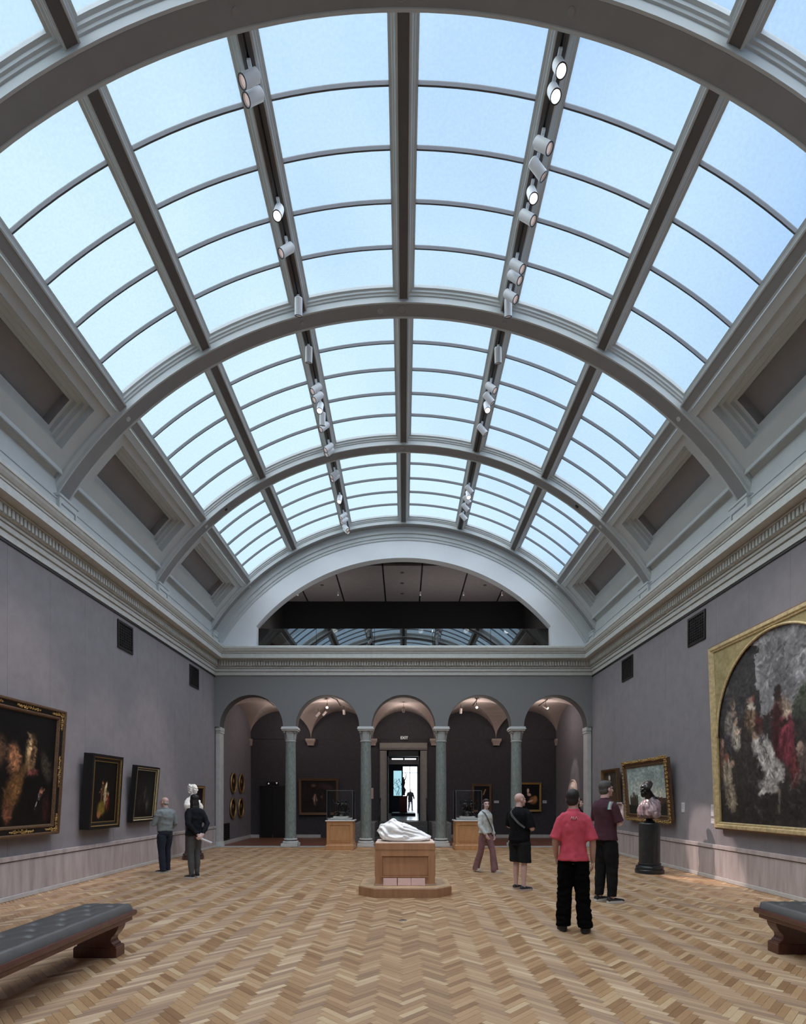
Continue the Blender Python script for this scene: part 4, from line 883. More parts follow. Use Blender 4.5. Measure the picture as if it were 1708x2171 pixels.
def picture(name, label, wall, a0, a1, z0, z1, tilt, fw, cv, mats, dep=.07, off=.04, style='plain', group=None, seed=1, cat='painting'):
    w, h = abs(a1-a0), z1-z0; mid = (a0+a1)/2
    loc, rz = {'L': ((-HW+off, mid, z0), R90), 'R': ((HW-off, mid, z0), -R90), 'B': ((mid, YB-off, z0), 0)}[wall]
    t = thing(name, label, cat, loc, rz, group, rx=tilt)
    if style == 'box':                               # deep black box frame with gilt slips
        frame_mb(w, h, [(0, -.02), (0, dep), (fw*.35, dep), (fw*.42, dep-.03), (fw*.7, dep-.035), (fw, dep-.05), (fw, 0)]).build('frame', mats[0], t)
        frame_mb(w-2*fw*.86, h-2*fw*.86, [(0, dep-.05), (0, dep-.035), (fw*.1, dep-.035), (fw*.1, dep-.06)]).build('gilt_slip', mats[1], t).location = (0, 0, fw*.86)
        frame_mb(w-2*fw*.36, h-2*fw*.36, [(0, dep-.03), (.006, dep+.002), (.018, dep-.005), (.02, dep-.03)]).build('gilt_slip', mats[1], t).location = (0, 0, fw*.36)
        cd = dep-.055
    else:
        frame_mb(w, h, [(0, -.02), (0, dep*.6), (fw*.08, dep), (fw*.22, dep), (fw*.30, dep*.72), (fw*.68, dep*.62), (fw*.78, dep*.8), (fw*.9, dep*.75), (fw, dep*.4), (fw, 0)]).build('frame', mats[0], t)
        cd = dep*.42
    r = random.Random(seed)
    if style == 'corners':                           # black frieze with gilt ornament at corners and centres
        frame_mb(w-2*fw*.30, h-2*fw*.30, [(0, dep*.70), (0, dep*.735), (fw*.38, dep*.64), (fw*.38, dep*.6)]).build('black_frieze', black_f, t).location = (0, 0, fw*.30)
        ins = fw*.48; iw, ih = w-2*ins, h-2*ins; spots = []
        for sx in (-1, 1):
            for zz in (0, .5, 1): spots.append((sx*iw/2, ins+ih*zz, 'v'))
        for xx in (-.5, -.0, .5):
            for zz in (0, 1): spots.append((xx*iw, ins+ih*zz, 'h'))
        for (x, z, d) in spots:
            m = MB(); L = .27; rr_ = random.Random(int(x*100)+int(z*70)+seed)
            m.box(*((x-.012, x+.012, -dep*.735, -dep*.70, max(z-L, fw*.4), min(z+L, h-fw*.4)) if d == 'v' else (max(x-L, -w/2+fw*.4), min(x+L, w/2-fw*.4), -dep*.735, -dep*.70, z-.012, z+.012)))
            for k in range(46):
                s_ = rr_.uniform(-1, 1); o_ = fw*.15*rr_.uniform(-1, 1)*(1-abs(s_)**2*.6); s_ *= L; px, pz = (x+o_, z+s_) if d == 'v' else (x+s_, z+o_)
                px = min(max(px, -w/2+fw*.34), w/2-fw*.34); pz = min(max(pz, fw*.34), h-fw*.34); an = rr_.uniform(0, pi)
                m.ell((px, -dep*.74, pz), (.021, .012, .009), 6, 5, Matrix.Rotation(an, 3, 'Y'))
            m.build('gilt_ornament', mats[1], t, True)
    if style == 'rococo':                            # carved scrolls standing over the edges
        for k in range(84):
            p_ = k/84*(2*w+2*h); 
            if p_ < w: x, z, vx = -w/2+p_, 0, 0
            elif p_ < w+h: x, z, vx = w/2, p_-w, 1
            elif p_ < 2*w+h: x, z, vx = w/2-(p_-w-h), h, 0
            else: x, z, vx = -w/2, h-(p_-2*w-h), 1
            m = MB(); cor = min(abs(abs(x)-w/2)+min(z, h-z), 9) < .16; rr = .10 if cor else r.uniform(.045, .075)
            for q_ in range(7):
                a_ = q_*.9+k; R2 = rr*(1-q_*.11); m.ell((x+R2*math.cos(a_)*.6, -dep*.9-.006*(q_ % 2), z+R2*math.sin(a_)*.6), (.024, .018, .013), 7, 5, Matrix.Rotation(a_+.8, 3, 'Y'))
            m.build('carved_scroll', mats[1], t, True)
    me = canvas_mesh(cv, w-2*fw*.98, h-2*fw*.98); c = link('canvas', me, None, t); c.location = (0, -cd, fw*.98)
    return t
def dark_scene(w, h, seed, figs, bg=(22, 17, 15)):
    cv = Cv(w, h, bg, seed).noise(.5, 6); r = cv.r
    for (x, y, hh, skin, robe, lean) in figs: cv.figure(x, y, hh, skin, robe, lean)
    return cv.brush(260, .06, .014, .4, .55).noise(.25, 30).noise(.2, 9)
# left wall
cv = Cv(110, 150, (14, 12, 11), 2).noise(.6, 5)      # plain stand-in: warm light shapes on a very dark ground
cv.blob(.60, .36, .085, .17, (150, 118, 84), 4, .35).blob(.63, .33, .03, .13, (70, 50, 36), 8, .6).blob(.57, .30, .03, .10, (190, 160, 118), 0, .6)
cv.blob(.36, .42, .10, .14, (140, 96, 68), -10, .4).blob(.36, .70, .12, .17, (96, 66, 38), 14, .4).blob(.44, .63, .05, .2, (122, 88, 52), 20, .6).blob(.30, .88, .07, .10, (104, 66, 46), -8, .4)
cv.blob(.64, .52, .09, .025, (120, 66, 62), -18, .5).blob(.86, .46, .07, .13, (62, 54, 46), -20, .6).blob(.80, .70, .03, .045, (140, 96, 78), 10, .5).blob(.90, .86, .06, .13, (48, 24, 24), 0, .6).line(.77, .73, .71, .86, .006, (170, 165, 160)).blob(.15, .35, .09, .12, (86, 62, 48), 0, .5).brush(500, .05, .012, .45, .6).brush(500, .03, .008, .5, .5).noise(.3, 26).noise(.3, 60)
picture('painting', 'large dark painting in a black and gilt frame cut off by the left edge', 'L', 7.62, 9.47, 1.0, 3.18, .064, .19, cv, (gilt_d, gilt), .10, .07, 'corners', seed=3)
cv = dark_scene(70, 100, 5, [(.42, .34, .5, (196, 140, 96), (70, 44, 26), .1), (.58, .40, .42, (214, 176, 132), (176, 160, 120), -.2), (.68, .52, .40, (206, 160, 118), (110, 46, 32), -.1)], (15, 12, 10))
cv.blob(.40, .78, .17, .12, (120, 100, 40), 30, .4).blob(.30, .88, .08, .07, (150, 100, 66), 0, .4).blob(.56, .40, .04, .07, (240, 214, 160), 20, .5).noise(.25, 24)
picture('painting', 'upright dark painting of lit figures in a deep black frame, left wall', 'L', 10.27, 11.38, 1.02, 2.51, .06, .15, cv, (black_f, gilt), .16, .05, 'box')
cv = dark_scene(60, 80, 8, [(.55, .35, .45, (66, 56, 48), (44, 40, 38), .1), (.7, .6, .4, (54, 50, 46), (60, 58, 56), -.1), (.3, .55, .4, (44, 38, 34), (30, 27, 25), .2)], (16, 15, 14))
picture('painting', 'near-black painting in a black frame with gold edges beside the grey-haired man', 'L', 12.05, 13.18, 1.08, 2.39, .09, .11, cv, (black_f, gilt_p), .09, .05, 'box')
cv = dark_scene(30, 40, 9, [(.5, .3, .6, (120, 90, 70), (60, 40, 34), 0)])
picture('painting', 'small gilt framed painting half hidden behind the white bust', 'L', 15.72, 16.47, 1.30, 2.01, .05, .10, cv, (gilt_d, gilt), .07, .05, 'corners', seed=6)
# right wall
cv = dark_scene(50, 60, 11, [(.45, .30, .6, (150, 128, 104), (60, 52, 46), .1)], (62, 54, 48)); cv.blob(.42, .14, .08, .07, (205, 200, 190), 0, .3).blob(.6, .7, .3, .22, (84, 66, 50), 0, .5).noise(.2, 20)
picture('painting', 'narrow brown painting in a dark frame behind the man in maroon', 'R', 15.2, 16.4, 1.14, 2.49, .055, .10, cv, (gilt_d, gilt), .08, .05, 'box')
cv = Cv(130, 84, (150, 166, 164), 13); cv.mix(np.clip((cv.Y-.1)/.5, 0, 1)*.6, (208, 214, 204)); cv.noise(.22, 5).noise(.1, 16)
cv.blob(.46, .42, .16, .10, (214, 214, 202), 10, .7, .8).blob(.78, .58, .2, .12, (206, 204, 188), 0, .7, .7)
for i in range(16): 
    x = .04+i*.017+cv.r.rand()*.012; y = .52+cv.r.rand()*.14; cv.poly([(x, y), (x+.02, y), (x+.02, .92), (x, .92)], (70, 66, 56)) if i < 13 else None
cv.line(.36, .30, .36, .6, .006, (74, 80, 78)).line(.36, .42, .36, .6, .016, (90, 92, 86))
for i in range(22):
    x = .52+i*.022; y = .66-.03*cv.r.rand(); cv.poly([(x, y), (x+.024, y), (x+.024, .8), (x, .8)], (60+int(cv.r.rand()*30), 62, 52))
cv.poly([(0, .80), (.3, .84), (1, .76), (1, 1), (0, 1)], (40, 42, 36)).poly([(.5, .86), (.9, .79), (.8, .84), (.55, .90)], (120, 122, 104)).noise(.25, 28).noise(.18, 60)
picture('painting', 'pale skied landscape painting in a carved gilt frame behind the dark bust', 'R', 12.23, 14.64, 1.075, 2.58, .08, .15, cv, (gilt_d, gilt), .10, .06, 'rococo', seed=4)
# large arched altarpiece
W_, H_ = 250, 250; cv = Cv(W_, H_, (134, 133, 137), 17)
cv.noise(.35, 4).noise(.28, 9).noise(.16, 22)
for i in range(60):
    x = cv.r.rand()*1.1; y = cv.r.rand()*.42; cv.line(x, y, x+.09+.06*cv.r.rand(), y-.05, .006+.006*cv.r.rand(), (160, 159, 161) if i % 2 else (108, 107, 111), .45)
cv.line(.43, .30, .47, .18, .006, (176, 174, 172), .6).blob(.56, .12, .03, .008, (84, 80, 84), -40, .6)
cv.poly([(.60, .42), (.66, .34), (.74, .31), (1, .28), (1, 1), (.60, 1)], (56, 62, 52)).blob(.72, .42, .08, .09, (66, 74, 60), 0, .6).blob(.9, .45, .12, .12, (50, 56, 46), 0, .6)
cv.poly([(0, .03), (.25, .03), (.385, .062), (.384, .098), (.345, .10), (.352, .42), (0, .46)], (52, 51, 52)).poly([(.22, .03), (.385, .062), (.384, .098), (.31, .09)], (36, 35, 37)).poly([(.30, .30), (.375, .29), (.38, .42), (.30, .45)], (46, 44, 45))
for i in range(50): x = cv.r.rand()*.33; y = .05+cv.r.rand()*.38; cv.line(x, y, x, y+.04, .004, (62, 61, 61) if i % 2 else (42, 41, 42), .6)
cv.poly([(.06, .245), (.115, .22), (.125, .26), (.07, .265)], (82, 80, 78))
cv.poly([(0, .44), (.36, .41), (.50, .47), (1, .52), (1, 1), (0, 1)], (46, 42, 40)).blob(.45, .62, .3, .12, (52, 47, 44), 0, .9).blob(.3, .92, .35, .10, (38, 35, 34), 0, .9)
def robe(x, y, rx, ry, c, ang=0, n=10):
    cv.blob(x, y, rx, ry, c, ang, .25); r_ = cv.r; t_ = math.radians(ang)
    for i in range(n):
        u_ = (r_.rand()-.5)*1.5*rx; l_ = ry*(.4+.4*r_.rand()); v_ = (r_.rand()-.5)*ry*.7; k_ = 1.4 if i % 2 else .55
        ax, ay = u_*math.cos(t_)-v_*math.sin(t_), u_*math.sin(t_)+v_*math.cos(t_); dx, dy = -math.sin(t_+(r_.rand()-.5)*.7)*l_*.5, math.cos(t_)*l_*.5
        cv.line(x+ax-dx, y+ay-dy, x+ax+dx, y+ay+dy, .007, tuple(min(255, int(q_*k_)) for q_ in c), .55)
robe(.13, .47, .065, .13, (48, 46, 52), 6); robe(.105, .43, .035, .07, (112, 104, 98), 12, 6); cv.blob(.150, .335, .021, .028, (168, 136, 118), 0, .3).blob(.140, .315, .027, .024, (88, 80, 74), -20, .4).blob(.155, .385, .024, .02, (150, 122, 108), 0, .4)
robe(.165, .52, .04, .075, (150, 142, 128), -4, 8); cv.blob(.168, .435, .017, .02, (172, 140, 120), 0, .3).blob(.19, .49, .03, .012, (160, 132, 114), -30, .4)
robe(.295, .43, .05, .075, (102, 82, 64), 0, 8); cv.blob(.305, .345, .021, .03, (150, 118, 100), 0, .3).blob(.303, .368, .017, .022, (178, 170, 160), 0, .4).blob(.36, .47, .03, .05, (78, 34, 34), 0, .4).blob(.325, .325, .012, .02, (110, 60, 50), 0, .4)
robe(.51, .52, .05, .17, (70, 28, 32), 3, 8); robe(.56, .56, .052, .15, (112, 42, 54), -3, 14); cv.blob(.555, .42, .042, .045, (146, 128, 108), 20, .3).blob(.50, .43, .035, .04, (64, 30, 32), 0, .4).blob(.455, .43, .04, .014, (52, 30, 28), -30, .4).blob(.54, .49, .045, .013, (44, 28, 24), -20, .4)
cv.blob(.502, .338, .025, .036, (44, 32, 30), 0, .2).blob(.507, .31, .027, .018, (38, 32, 31), 0, .3).blob(.516, .37, .014, .02, (46, 34, 32), 0, .3)
robe(.355, .575, .055, .06, (164, 160, 156), 15, 10); robe(.41, .64, .06, .10, (158, 154, 150), -18, 16); robe(.465, .735, .075, .06, (148, 144, 140), -35, 14); cv.blob(.325, .53, .021, .026, (164, 130, 110), 0, .3).blob(.36, .50, .03, .03, (62, 40, 36), 0, .4)
cv.line(.37, .54, .44, .68, .007, (70, 66, 68), .8).line(.33, .56, .36, .66, .012, (206, 202, 196), .8); robe(.42, .80, .08, .035, (140, 134, 130), 8, 8); cv.blob(.37, .83, .035, .014, (196, 190, 184), -20, .4).line(.45, .72, .53, .77, .012, (188, 184, 178), .7)
robe(.075, .72, .045, .10, (136, 122, 104), -6, 12); robe(.10, .85, .05, .09, (122, 110, 92), -10, 12); cv.blob(.075, .625, .022, .028, (128, 78, 60), 0, .35).blob(.04, .545, .018, .026, (136, 100, 88), 0, .3).blob(.03, .60, .018, .05, (104, 74, 66), 0, .4).blob(.125, .665, .02, .022, (160, 132, 112), 40, .4).blob(.02, .68, .02, .07, (84, 62, 54), 0, .4)
robe(.66, .70, .055, .09, (84, 70, 66), 10, 8); cv.blob(.645, .615, .020, .026, (158, 130, 114), 0, .3); robe(.60, .72, .03, .09, (92, 40, 42), 0, 6); robe(.78, .66, .06, .14, (70, 58, 50), 0, 8); robe(.88, .74, .07, .14, (88, 76, 62), 0, 8); cv.blob(.79, .52, .02, .027, (120, 94, 80), 0, .3).blob(.88, .59, .02, .027, (140, 112, 96), 0, .3)
cv.line(.50, .82, .485, .93, .012, (104, 92, 82)).line(.62, .74, .57, .82, .006, (110, 100, 92), .8).poly([(.30, .88), (.38, .96), (.36, .97), (.29, .90)], (66, 60, 56))
gm_a = cv.a.mean(2, keepdims=True); cv.a = np.clip((cv.a*.82+gm_a*.18)*.98+.03, 0, 1); cv.brush(1600, .035, .008, .3, .65).brush(1500, .02, .005, .4, .5); cv.noise(.14, 40).noise(.16, 90)
ap = thing('altarpiece', 'huge arched altarpiece painting in a gilt rectangular frame on the right wall', 'painting', (HW-.06, 8.73, 1.045), -R90, rx=.037)
aw, ah = 3.54, 3.53
frame_mb(aw, ah, [(0, -.02), (0, .06), (.02, .10), (.07, .10), (.085, .07), (.11, .075), (.125, .04), (.125, 0)]).build('frame', gilt_p, ap)
frame_mb(aw+.04, ah+.04, [(0, 0), (0, .06), (.03, .075), (.035, .03)]).build('frame_edge', gilt_d, ap).location = (0, 0, -.02)
iw, ih = aw-.25, ah-.25; rad = iw/2*.985; zs = ih-rad-.02
me = canvas_mesh(cv, iw, ih); c = link('canvas', me, None, ap); c.location = (0, -.02, .125)
m = MB(); n = 48; vs_ = []; fs_ = []
for i in range(n+1):                                  # gilt spandrels round the arch, a plate with thickness
    a = pi*i/n; x, z = -rad*math.cos(a), zs+rad*math.sin(a)
    for y in (-.05, -.025): vs_ += [(x, y, z+.125), (x if abs(x) < iw/2 else x, y, ih+.125)]
    if i: b0 = 4*(i-1); b1 = 4*i; fs_ += [(b0, b1, b1+1, b0+1), (b0, b0+2, b1+2, b1)]
m.add(vs_, fs_)
for s in (-1, 1): m.box(*sorted((s*rad, s*iw/2)), -.05, -.025, .125, ih+.125)
m.build('spandrel', M('spandrel_gilt', (.46, .38, .19), .55, metal=.25, col2=(.27, .22, .10), vs=9, stretch=(1, 1, 1)), ap)
m = MB(); m.tube([(-rad*math.cos(pi*i/n), -.05, zs+rad*math.sin(pi*i/n)+.125) for i in range(n+1)], .022, 8); m.build('arch_moulding', gilt_p, ap, True)
# passage pictures
k = YB/FPX
cv = dark_scene(60, 56, 21, [(.40, .42, .42, (190, 140, 110), (150, 120, 108), .0), (.62, .40, .34, (110, 74, 58), (54, 38, 34), .1)], (34, 26, 24)); cv.blob(.35, .15, .07, .05, (90, 70, 60), 0, .4).blob(.75, .2, .2, .1, (60, 46, 44), 20, .6)
picture('painting', 'wide gilt framed painting on the passage wall behind the left glass case', 'B', (634-HX)*k, (718-HX)*k, EYE-(1728-HY)*k, EYE-(1650-HY)*k, .03, .11, cv, (gilt_d, gilt), .07, .05, 'plain')
cv = dark_scene(40, 70, 22, [(.42, .28, .42, (206, 150, 96), (190, 130, 70), 0)], (16, 12, 12)); cv.line(.62, .35, .75, .14, .03, (190, 130, 84)).blob(.4, .62, .25, .08, (90, 40, 36), 0, .4)
picture('painting', 'painting of a lit half figure behind the right glass case', 'B', (999-HX)*k, (1041-HX)*k, EYE-(1722-HY)*k, EYE-(1662-HY)*k, .02, .10, cv, (gilt_d, gilt), .06, .05, 'plain')
cv = dark_scene(60, 74, 23, [(.40, .22, .36, (222, 190, 170), (50, 26, 26), .1)], (12, 10, 10)); cv.blob(.36, .24, .07, .09, (226, 196, 178), 0, .3).blob(.42, .40, .12, .06, (214, 180, 160), 10, .4).blob(.66, .62, .24, .16, (150, 98, 56), -10, .4).blob(.5, .66, .18, .04, (214, 176, 150), -16, .4).blob(.78, .56, .1, .12, (170, 120, 76), 0, .5)
picture('painting', 'gold framed painting of a lady just right of the column behind the bald man', 'B', (1100-HX)*k, (1146-HX)*k, EYE-(1721-HY)*k, EYE-(1659-HY)*k, .02, .09, cv, (gilt, gilt), .06, .05, 'plain')
# four oval portraits
def oval(label, y, z, cvs):
    t = thing('oval_portrait', label, 'painting', (-HW+.03, y, z), R90, 'oval portraits in the passage'); a, b = .31, .38; n = 36
    def rg(s_, d): return [(math.cos(2*pi*j/n)*a*s_, -d, math.sin(2*pi*j/n)*b*s_) for j in range(n)]
    MB().rings([rg(1, 0), rg(1, .03), rg(.97, .045), rg(.92, .04), rg(.90, .03), rg(.87, .034), rg(.83, .03), rg(.82, .012)], cap=False).build('frame', gilt, t, True, 40)
    cv = Cv(16, 20, (26, 20, 18), cvs).noise(.5, 5); cv.blob(.5, .40, .14, .15, (150, 110, 86), 0, .3).blob(.5, .85, .34, .25, (60, 40, 36), 0, .4)
    vs_ = [(0, -.014, 0)]; fs_ = []; cols = [cv.a[10, 8]]
    for rr in range(1, 8):
        for j in range(n):
            x, zz = math.cos(2*pi*j/n)*rr/7, math.sin(2*pi*j/n)*rr/7; vs_.append((x*a*.85, -.014, zz*b*.85)); cols.append(cv.a[min(19, int((.5-zz*.49)*20)), min(15, int((x*.49+.5)*16))])
            i = (rr-1)*n+1+j; i2 = (rr-1)*n+1+(j+1) % n
            fs_.append((0, i, i2) if rr == 1 else (i-n, i, i2, i2-n))
    me = bpy.data.meshes.new('canvas'); me.from_pydata(vs_, [], fs_); at = me.attributes.new('col', 'FLOAT_COLOR', 'POINT'); c_ = np.ones((len(vs_), 4)); c_[:, :3] = np.array(cols)**2.2; at.data.foreach_set('color', c_.ravel().astype(np.float32)); me.materials.append(paint_m); link('canvas', me, None, t)
oy = [19.55, 20.5]
for (i, j, lab) in ((0, 1, 'upper left'), (1, 1, 'upper right'), (0, 0, 'lower left'), (1, 0, 'lower right')):
    oval('small oval portrait in a gilt frame, %s of the four in the passage' % lab, oy[i]+(-.06 if j == 0 else 0), (1.26, 2.19)[j], 30+i*2+j)
# tondo at the right end of the passage
t = thing('tondo', 'round pale pink relief hanging in the passage behind the man in pink', 'relief', (HW-.02, 19.6, 1.85), -R90); n = 40
def rg(s_, d): return [(math.cos(2*pi*j/n)*.47*s_, -d, math.sin(2*pi*j/n)*.47*s_) for j in range(n)]
MB().rings([rg(1, 0), rg(1, .04), rg(.93, .06), rg(.86, .04)], cap=False).build('frame', M('tondo_rim', (.58, .43, .36), .5, var=.2, vs=9), t, True, 40)
m = MB().rings([rg(.87, .0), rg(.87, .035), rg(.3, .045)]); m.ell((0, -.05, .14), (.10, .06, .13)); m.ell((.02, -.05, -.13), (.2, .05, .18)); m.ell((-.14, -.04, .0), (.08, .04, .1)); m.build('relief_figure', M('tondo_relief', (.80, .66, .60), .5, col2=(.62, .44, .38), vs=9), t, True)
# wall labels
def label_card(lab, wall, a, z, w=.11, h=.16):
    loc, rz = {'L': ((-HW, a, z), R90), 'R': ((HW, a, z), -R90), 'B': ((a, YB, z), 0)}[wall]
    t = thing('wall_label', lab, 'label', loc, rz, 'wall labels'); MB().bbox(-w/2, w/2, -.006, 0, -h/2, h/2, .002).build('card', card, t)
    for i in range(3 if h > .1 else 1): MB().box(-w*.38, w*(.3-.08*i), -.0068, -.0058, h*.25-i*.035-.005, h*.25-i*.035+.003).build('text_line', M('label_ink', (.16, .16, .17), .7), t)
label_card('small white wall label right of the large left-edge painting', 'L', 9.60, 1.45)
label_card('small white wall label between the black frames on the left wall', 'L', 11.52, 1.30)
label_card('small white wall label between the grey-haired man and the white bust', 'L', 13.95, 1.40)
label_card('small white wall label between landscape painting and huge altarpiece', 'R', 11.95, 1.42, .14, .22)
label_card('upper grey wall label left of the altarpiece', 'R', 10.80, 1.38, .13, .24)
label_card('lower grey wall label left of the altarpiece', 'R', 10.80, 1.16, .13, .10)
label_card('small white wall label between the brown painting and the landscape', 'R', 14.90, 1.42, .12, .18)
label_card('dim wall label on the passage wall left of the bald man', 'B', (1052-HX)*k, EYE-(1700-HY)*k, .2, .1)
label_card('dim wall label right of the gold framed lady', 'B', (1154-HX)*k, EYE-(1700-HY)*k, .17, .12)
tp = thing('tall_notice', 'tall narrow pinkish notice panel beside the column left of the doorway', 'notice', ((787.6-HX)*k, YB, EYE-(1682-HY)*k)); MB().bbox(-.07, .07, -.02, 0, -.22, .22, .004).build('panel', plate, tp)
MB().box(-.05, .05, -.0215, -.0195, -.17, .17).build('text_block', M('notice_text', (.50, .37, .34), .6), tp)

# ---------------------------------------------------------------- track spotlights under the vault
def spot(label, side, v, kind, group):
    th = math.radians(14.33*side); Rr = RS+.03; zr = CZ+(Rr-.17)*math.cos(th)-EYE; Y = FPX*zr/(HY-v)
    x, _, z = PV(Rr, th, Y); t = thing('track_spotlight', label, 'spotlight', (x, Y, z), 0, group)
    aim = {'wall': (-.62*-side, -.30, -.72), 'down': (.05*side, -.42, -.90), 'away': (.10*side, .46, -.88), 'wallf': (.66*side, .10, -.74), 'in': (-.55*side, -.35, -.75)}[kind]
    d = Vector(aim).normalized(); c = Vector((0, 0, -.165))
    MB().bbox(-.022, .022, -.06, .06, -.03, .0, .004).build('adapter', lamp_w, t); MB().tube([(0, 0, -.02), (0, 0, -.10)], .011, 8).build('stem', lamp_w, t)
    p0 = c-d*.125; p1 = c+d*.125; n = 20
    a = d.cross(Vector((0, 1, 0))).normalized(); b = d.cross(a)
    def rg(p, r): return [tuple(p+a*r*math.cos(2*pi*j/n)+b*r*math.sin(2*pi*j/n)) for j in range(n)]
    hs = MB().rings([rg(p0, .055), rg(p0+d*.012, .066), rg(p1, .066), rg(p1, .058), rg(p1-d*.03, .055)], cap=False); hs.rings([rg(p0, .055), rg(p0-d*.001, .02)]); o = hs.build('housing', lamp_w, t, True, 40)
    MB().rings([rg(p1-d*.002, .068), rg(p1+d*.006, .068), rg(p1+d*.006, .056), rg(p1-d*.002, .056)], cap=False).build('bezel', black_m, o)
    MB().rings([rg(p1-d*.031, .055), rg(p1-d*.029, .054)]).build('lens', lamp_on if kind in ('down',) else lamp_l, t)
    MB().box(-.004, .004, -.05, .05, -.004, .004).build('yoke', lamp_w, t).location = (0, 0, -.10)
    return t, d
GL = {-1: 'spotlights on the left track', 1: 'spotlights on the right track'}
SL = [(166, 'wall'), (205, 'wall'), (450, 'down'), (530, 'wall'), (650, 'away'), (752, 'away'), (824, 'wall'), (842, 'wall'), (864, 'down'), (888, 'away'), (905, 'wall'), (949, 'wall'), (958, 'wall'), (1006, 'wall'), (1013, 'wall'), (1058, 'down'), (1094, 'wall'), (1104, 'wall'), (1119, 'in'), (1125, 'in')]
SR = [(143, 'down'), (197, 'down'), (308, 'wall'), (358, 'wallf'), (413, 'down'), (461, 'wall'), (564, 'wall'), (588, 'wall'), (628, 'wall'), (652, 'away'), (753, 'away'), (822, 'wall'), (845, 'wallf'), (863, 'down'), (911, 'wallf'), (1038, 'wallf'), (1049, 'down'), (1060, 'wallf'), (1076, 'wallf'), (1096, 'wallf')]
ordn = ['first', 'second', 'third', 'fourth', 'fifth', 'sixth', 'seventh', 'eighth', 'ninth', 'tenth', 'eleventh', 'twelfth', 'thirteenth', 'fourteenth', 'fifteenth', 'sixteenth', 'seventeenth', 'eighteenth', 'nineteenth', 'twentieth']
desc = {'wall': 'tilted to the wall', 'down': 'with a lit lens pointing down', 'away': 'aimed away, lens hidden', 'wallf': 'tilted, lens hidden', 'in': 'turned inward'}
SPT = {}
for sd, L_, nm in ((-1, SL, 'left'), (1, SR, 'right')):
    for i, (v, kd) in enumerate(L_): SPT[(sd, i)] = spot('%s spotlight from the viewer on the %s ceiling track, %s' % (ordn[i], nm, desc[kd]), sd, v, kd, GL[sd])
def beam(key, target, power, ang, blend=.6, col=(1, .86, .78)):
    t, d = SPT[key]; L = bpy.data.lights.new('spot_beam', 'SPOT'); L.energy = power; L.spot_size = math.radians(ang); L.spot_blend = blend; L.color = col; L.shadow_soft_size = .05
    o = bpy.data.objects.new('spot_beam', L); C.objects.link(o); o.parent = t; p = Vector((0, 0, -.165))+d*.14; o.location = p
    o.rotation_euler = (Vector(target)-Vector(t.location)-p).to_track_quat('-Z', 'Y').to_euler()
# passage ceiling lights
def pspot(label, x, y, z, aim, lit):
    t = thing('passage_spotlight', label, 'spotlight', (x, y, z), 0, 'spotlights in the passage vaults'); d = Vector(aim).normalized(); c = Vector((0, 0, -.22))
    MB().tube([(0, 0, 0), (0, 0, -.20)], .008, 6).build('stem', black_m, t); MB().tube([c-d*.10, c+d*.10], .05, 14).build('housing', M('passage_lamp_tan', (.42, .35, .33), .5), t); MB().tube([c+d*.1005, c+d*.105], .044, 14).build('lens', lamp_on if lit else lamp_l, t)
    return t
PS = [('passage spotlight in the leftmost vault', -4.55, 20.0, 5.12, (.3, .6, -1), 0), ('lit passage spotlight in the second vault from left', -2.75, 19.2, 5.16, (.1, -.8, -.6), 1), ('left one of a pair of small passage spotlights, second vault', -3.25, 20.3, 5.04, (-.6, .3, -.6), 0), ('right one of a pair of small passage spotlights, second vault', -3.0, 20.3, 5.08, (-.6, .3, -.6), 0),
      ('passage spotlight near the crown of the second vault', -2.25, 20.2, 5.12, (0, .6, -1), 0), ('passage spotlight in the vault before the doorway', .0, 20.0, 5.17, (0, .6, -1), 0), ('passage spotlight left in the fourth vault', 2.15, 20.0, 5.13, (0, .5, -1), 0), ('lit passage spotlight in the fourth vault', 2.63, 19.2, 5.16, (0, -.8, -.6), 1), ('lit passage spotlight in the rightmost vault', 5.15, 19.3, 5.15, (.6, -.6, -.6), 1), ('dim passage spotlight in the rightmost vault', 4.45, 20.0, 5.06, (.2, .5, -1), 0)]
PT = [pspot(*a) for a in PS]
for i, e_ in ((0, 26), (1, 34), (5, 28), (7, 34), (8, 30)):   # point fills added below the heads to brighten the vaults
    L = bpy.data.lights.new('passage_fill', 'POINT'); L.energy = e_; L.color = (1, .90, .84); L.shadow_soft_size = .12
    o = bpy.data.objects.new('passage_fill', L); C.objects.link(o); o.parent = PT[i]; o.location = (0, .25, -.55)
for x0, nm in ((-5.06, 'leftmost'), (-2.53, 'second'), (2.53, 'fourth'), (5.06, 'rightmost')):
    tag(MB().tube([(x0-.1, 18.6, 5.19), (x0+.12, 19.2, 5.17), (x0+.12, 20.4, 5.16)], .012, 6).build('trim_track', slot_m), 'thin dark light track under the %s passage vault' % nm, 'light track', kind='structure')
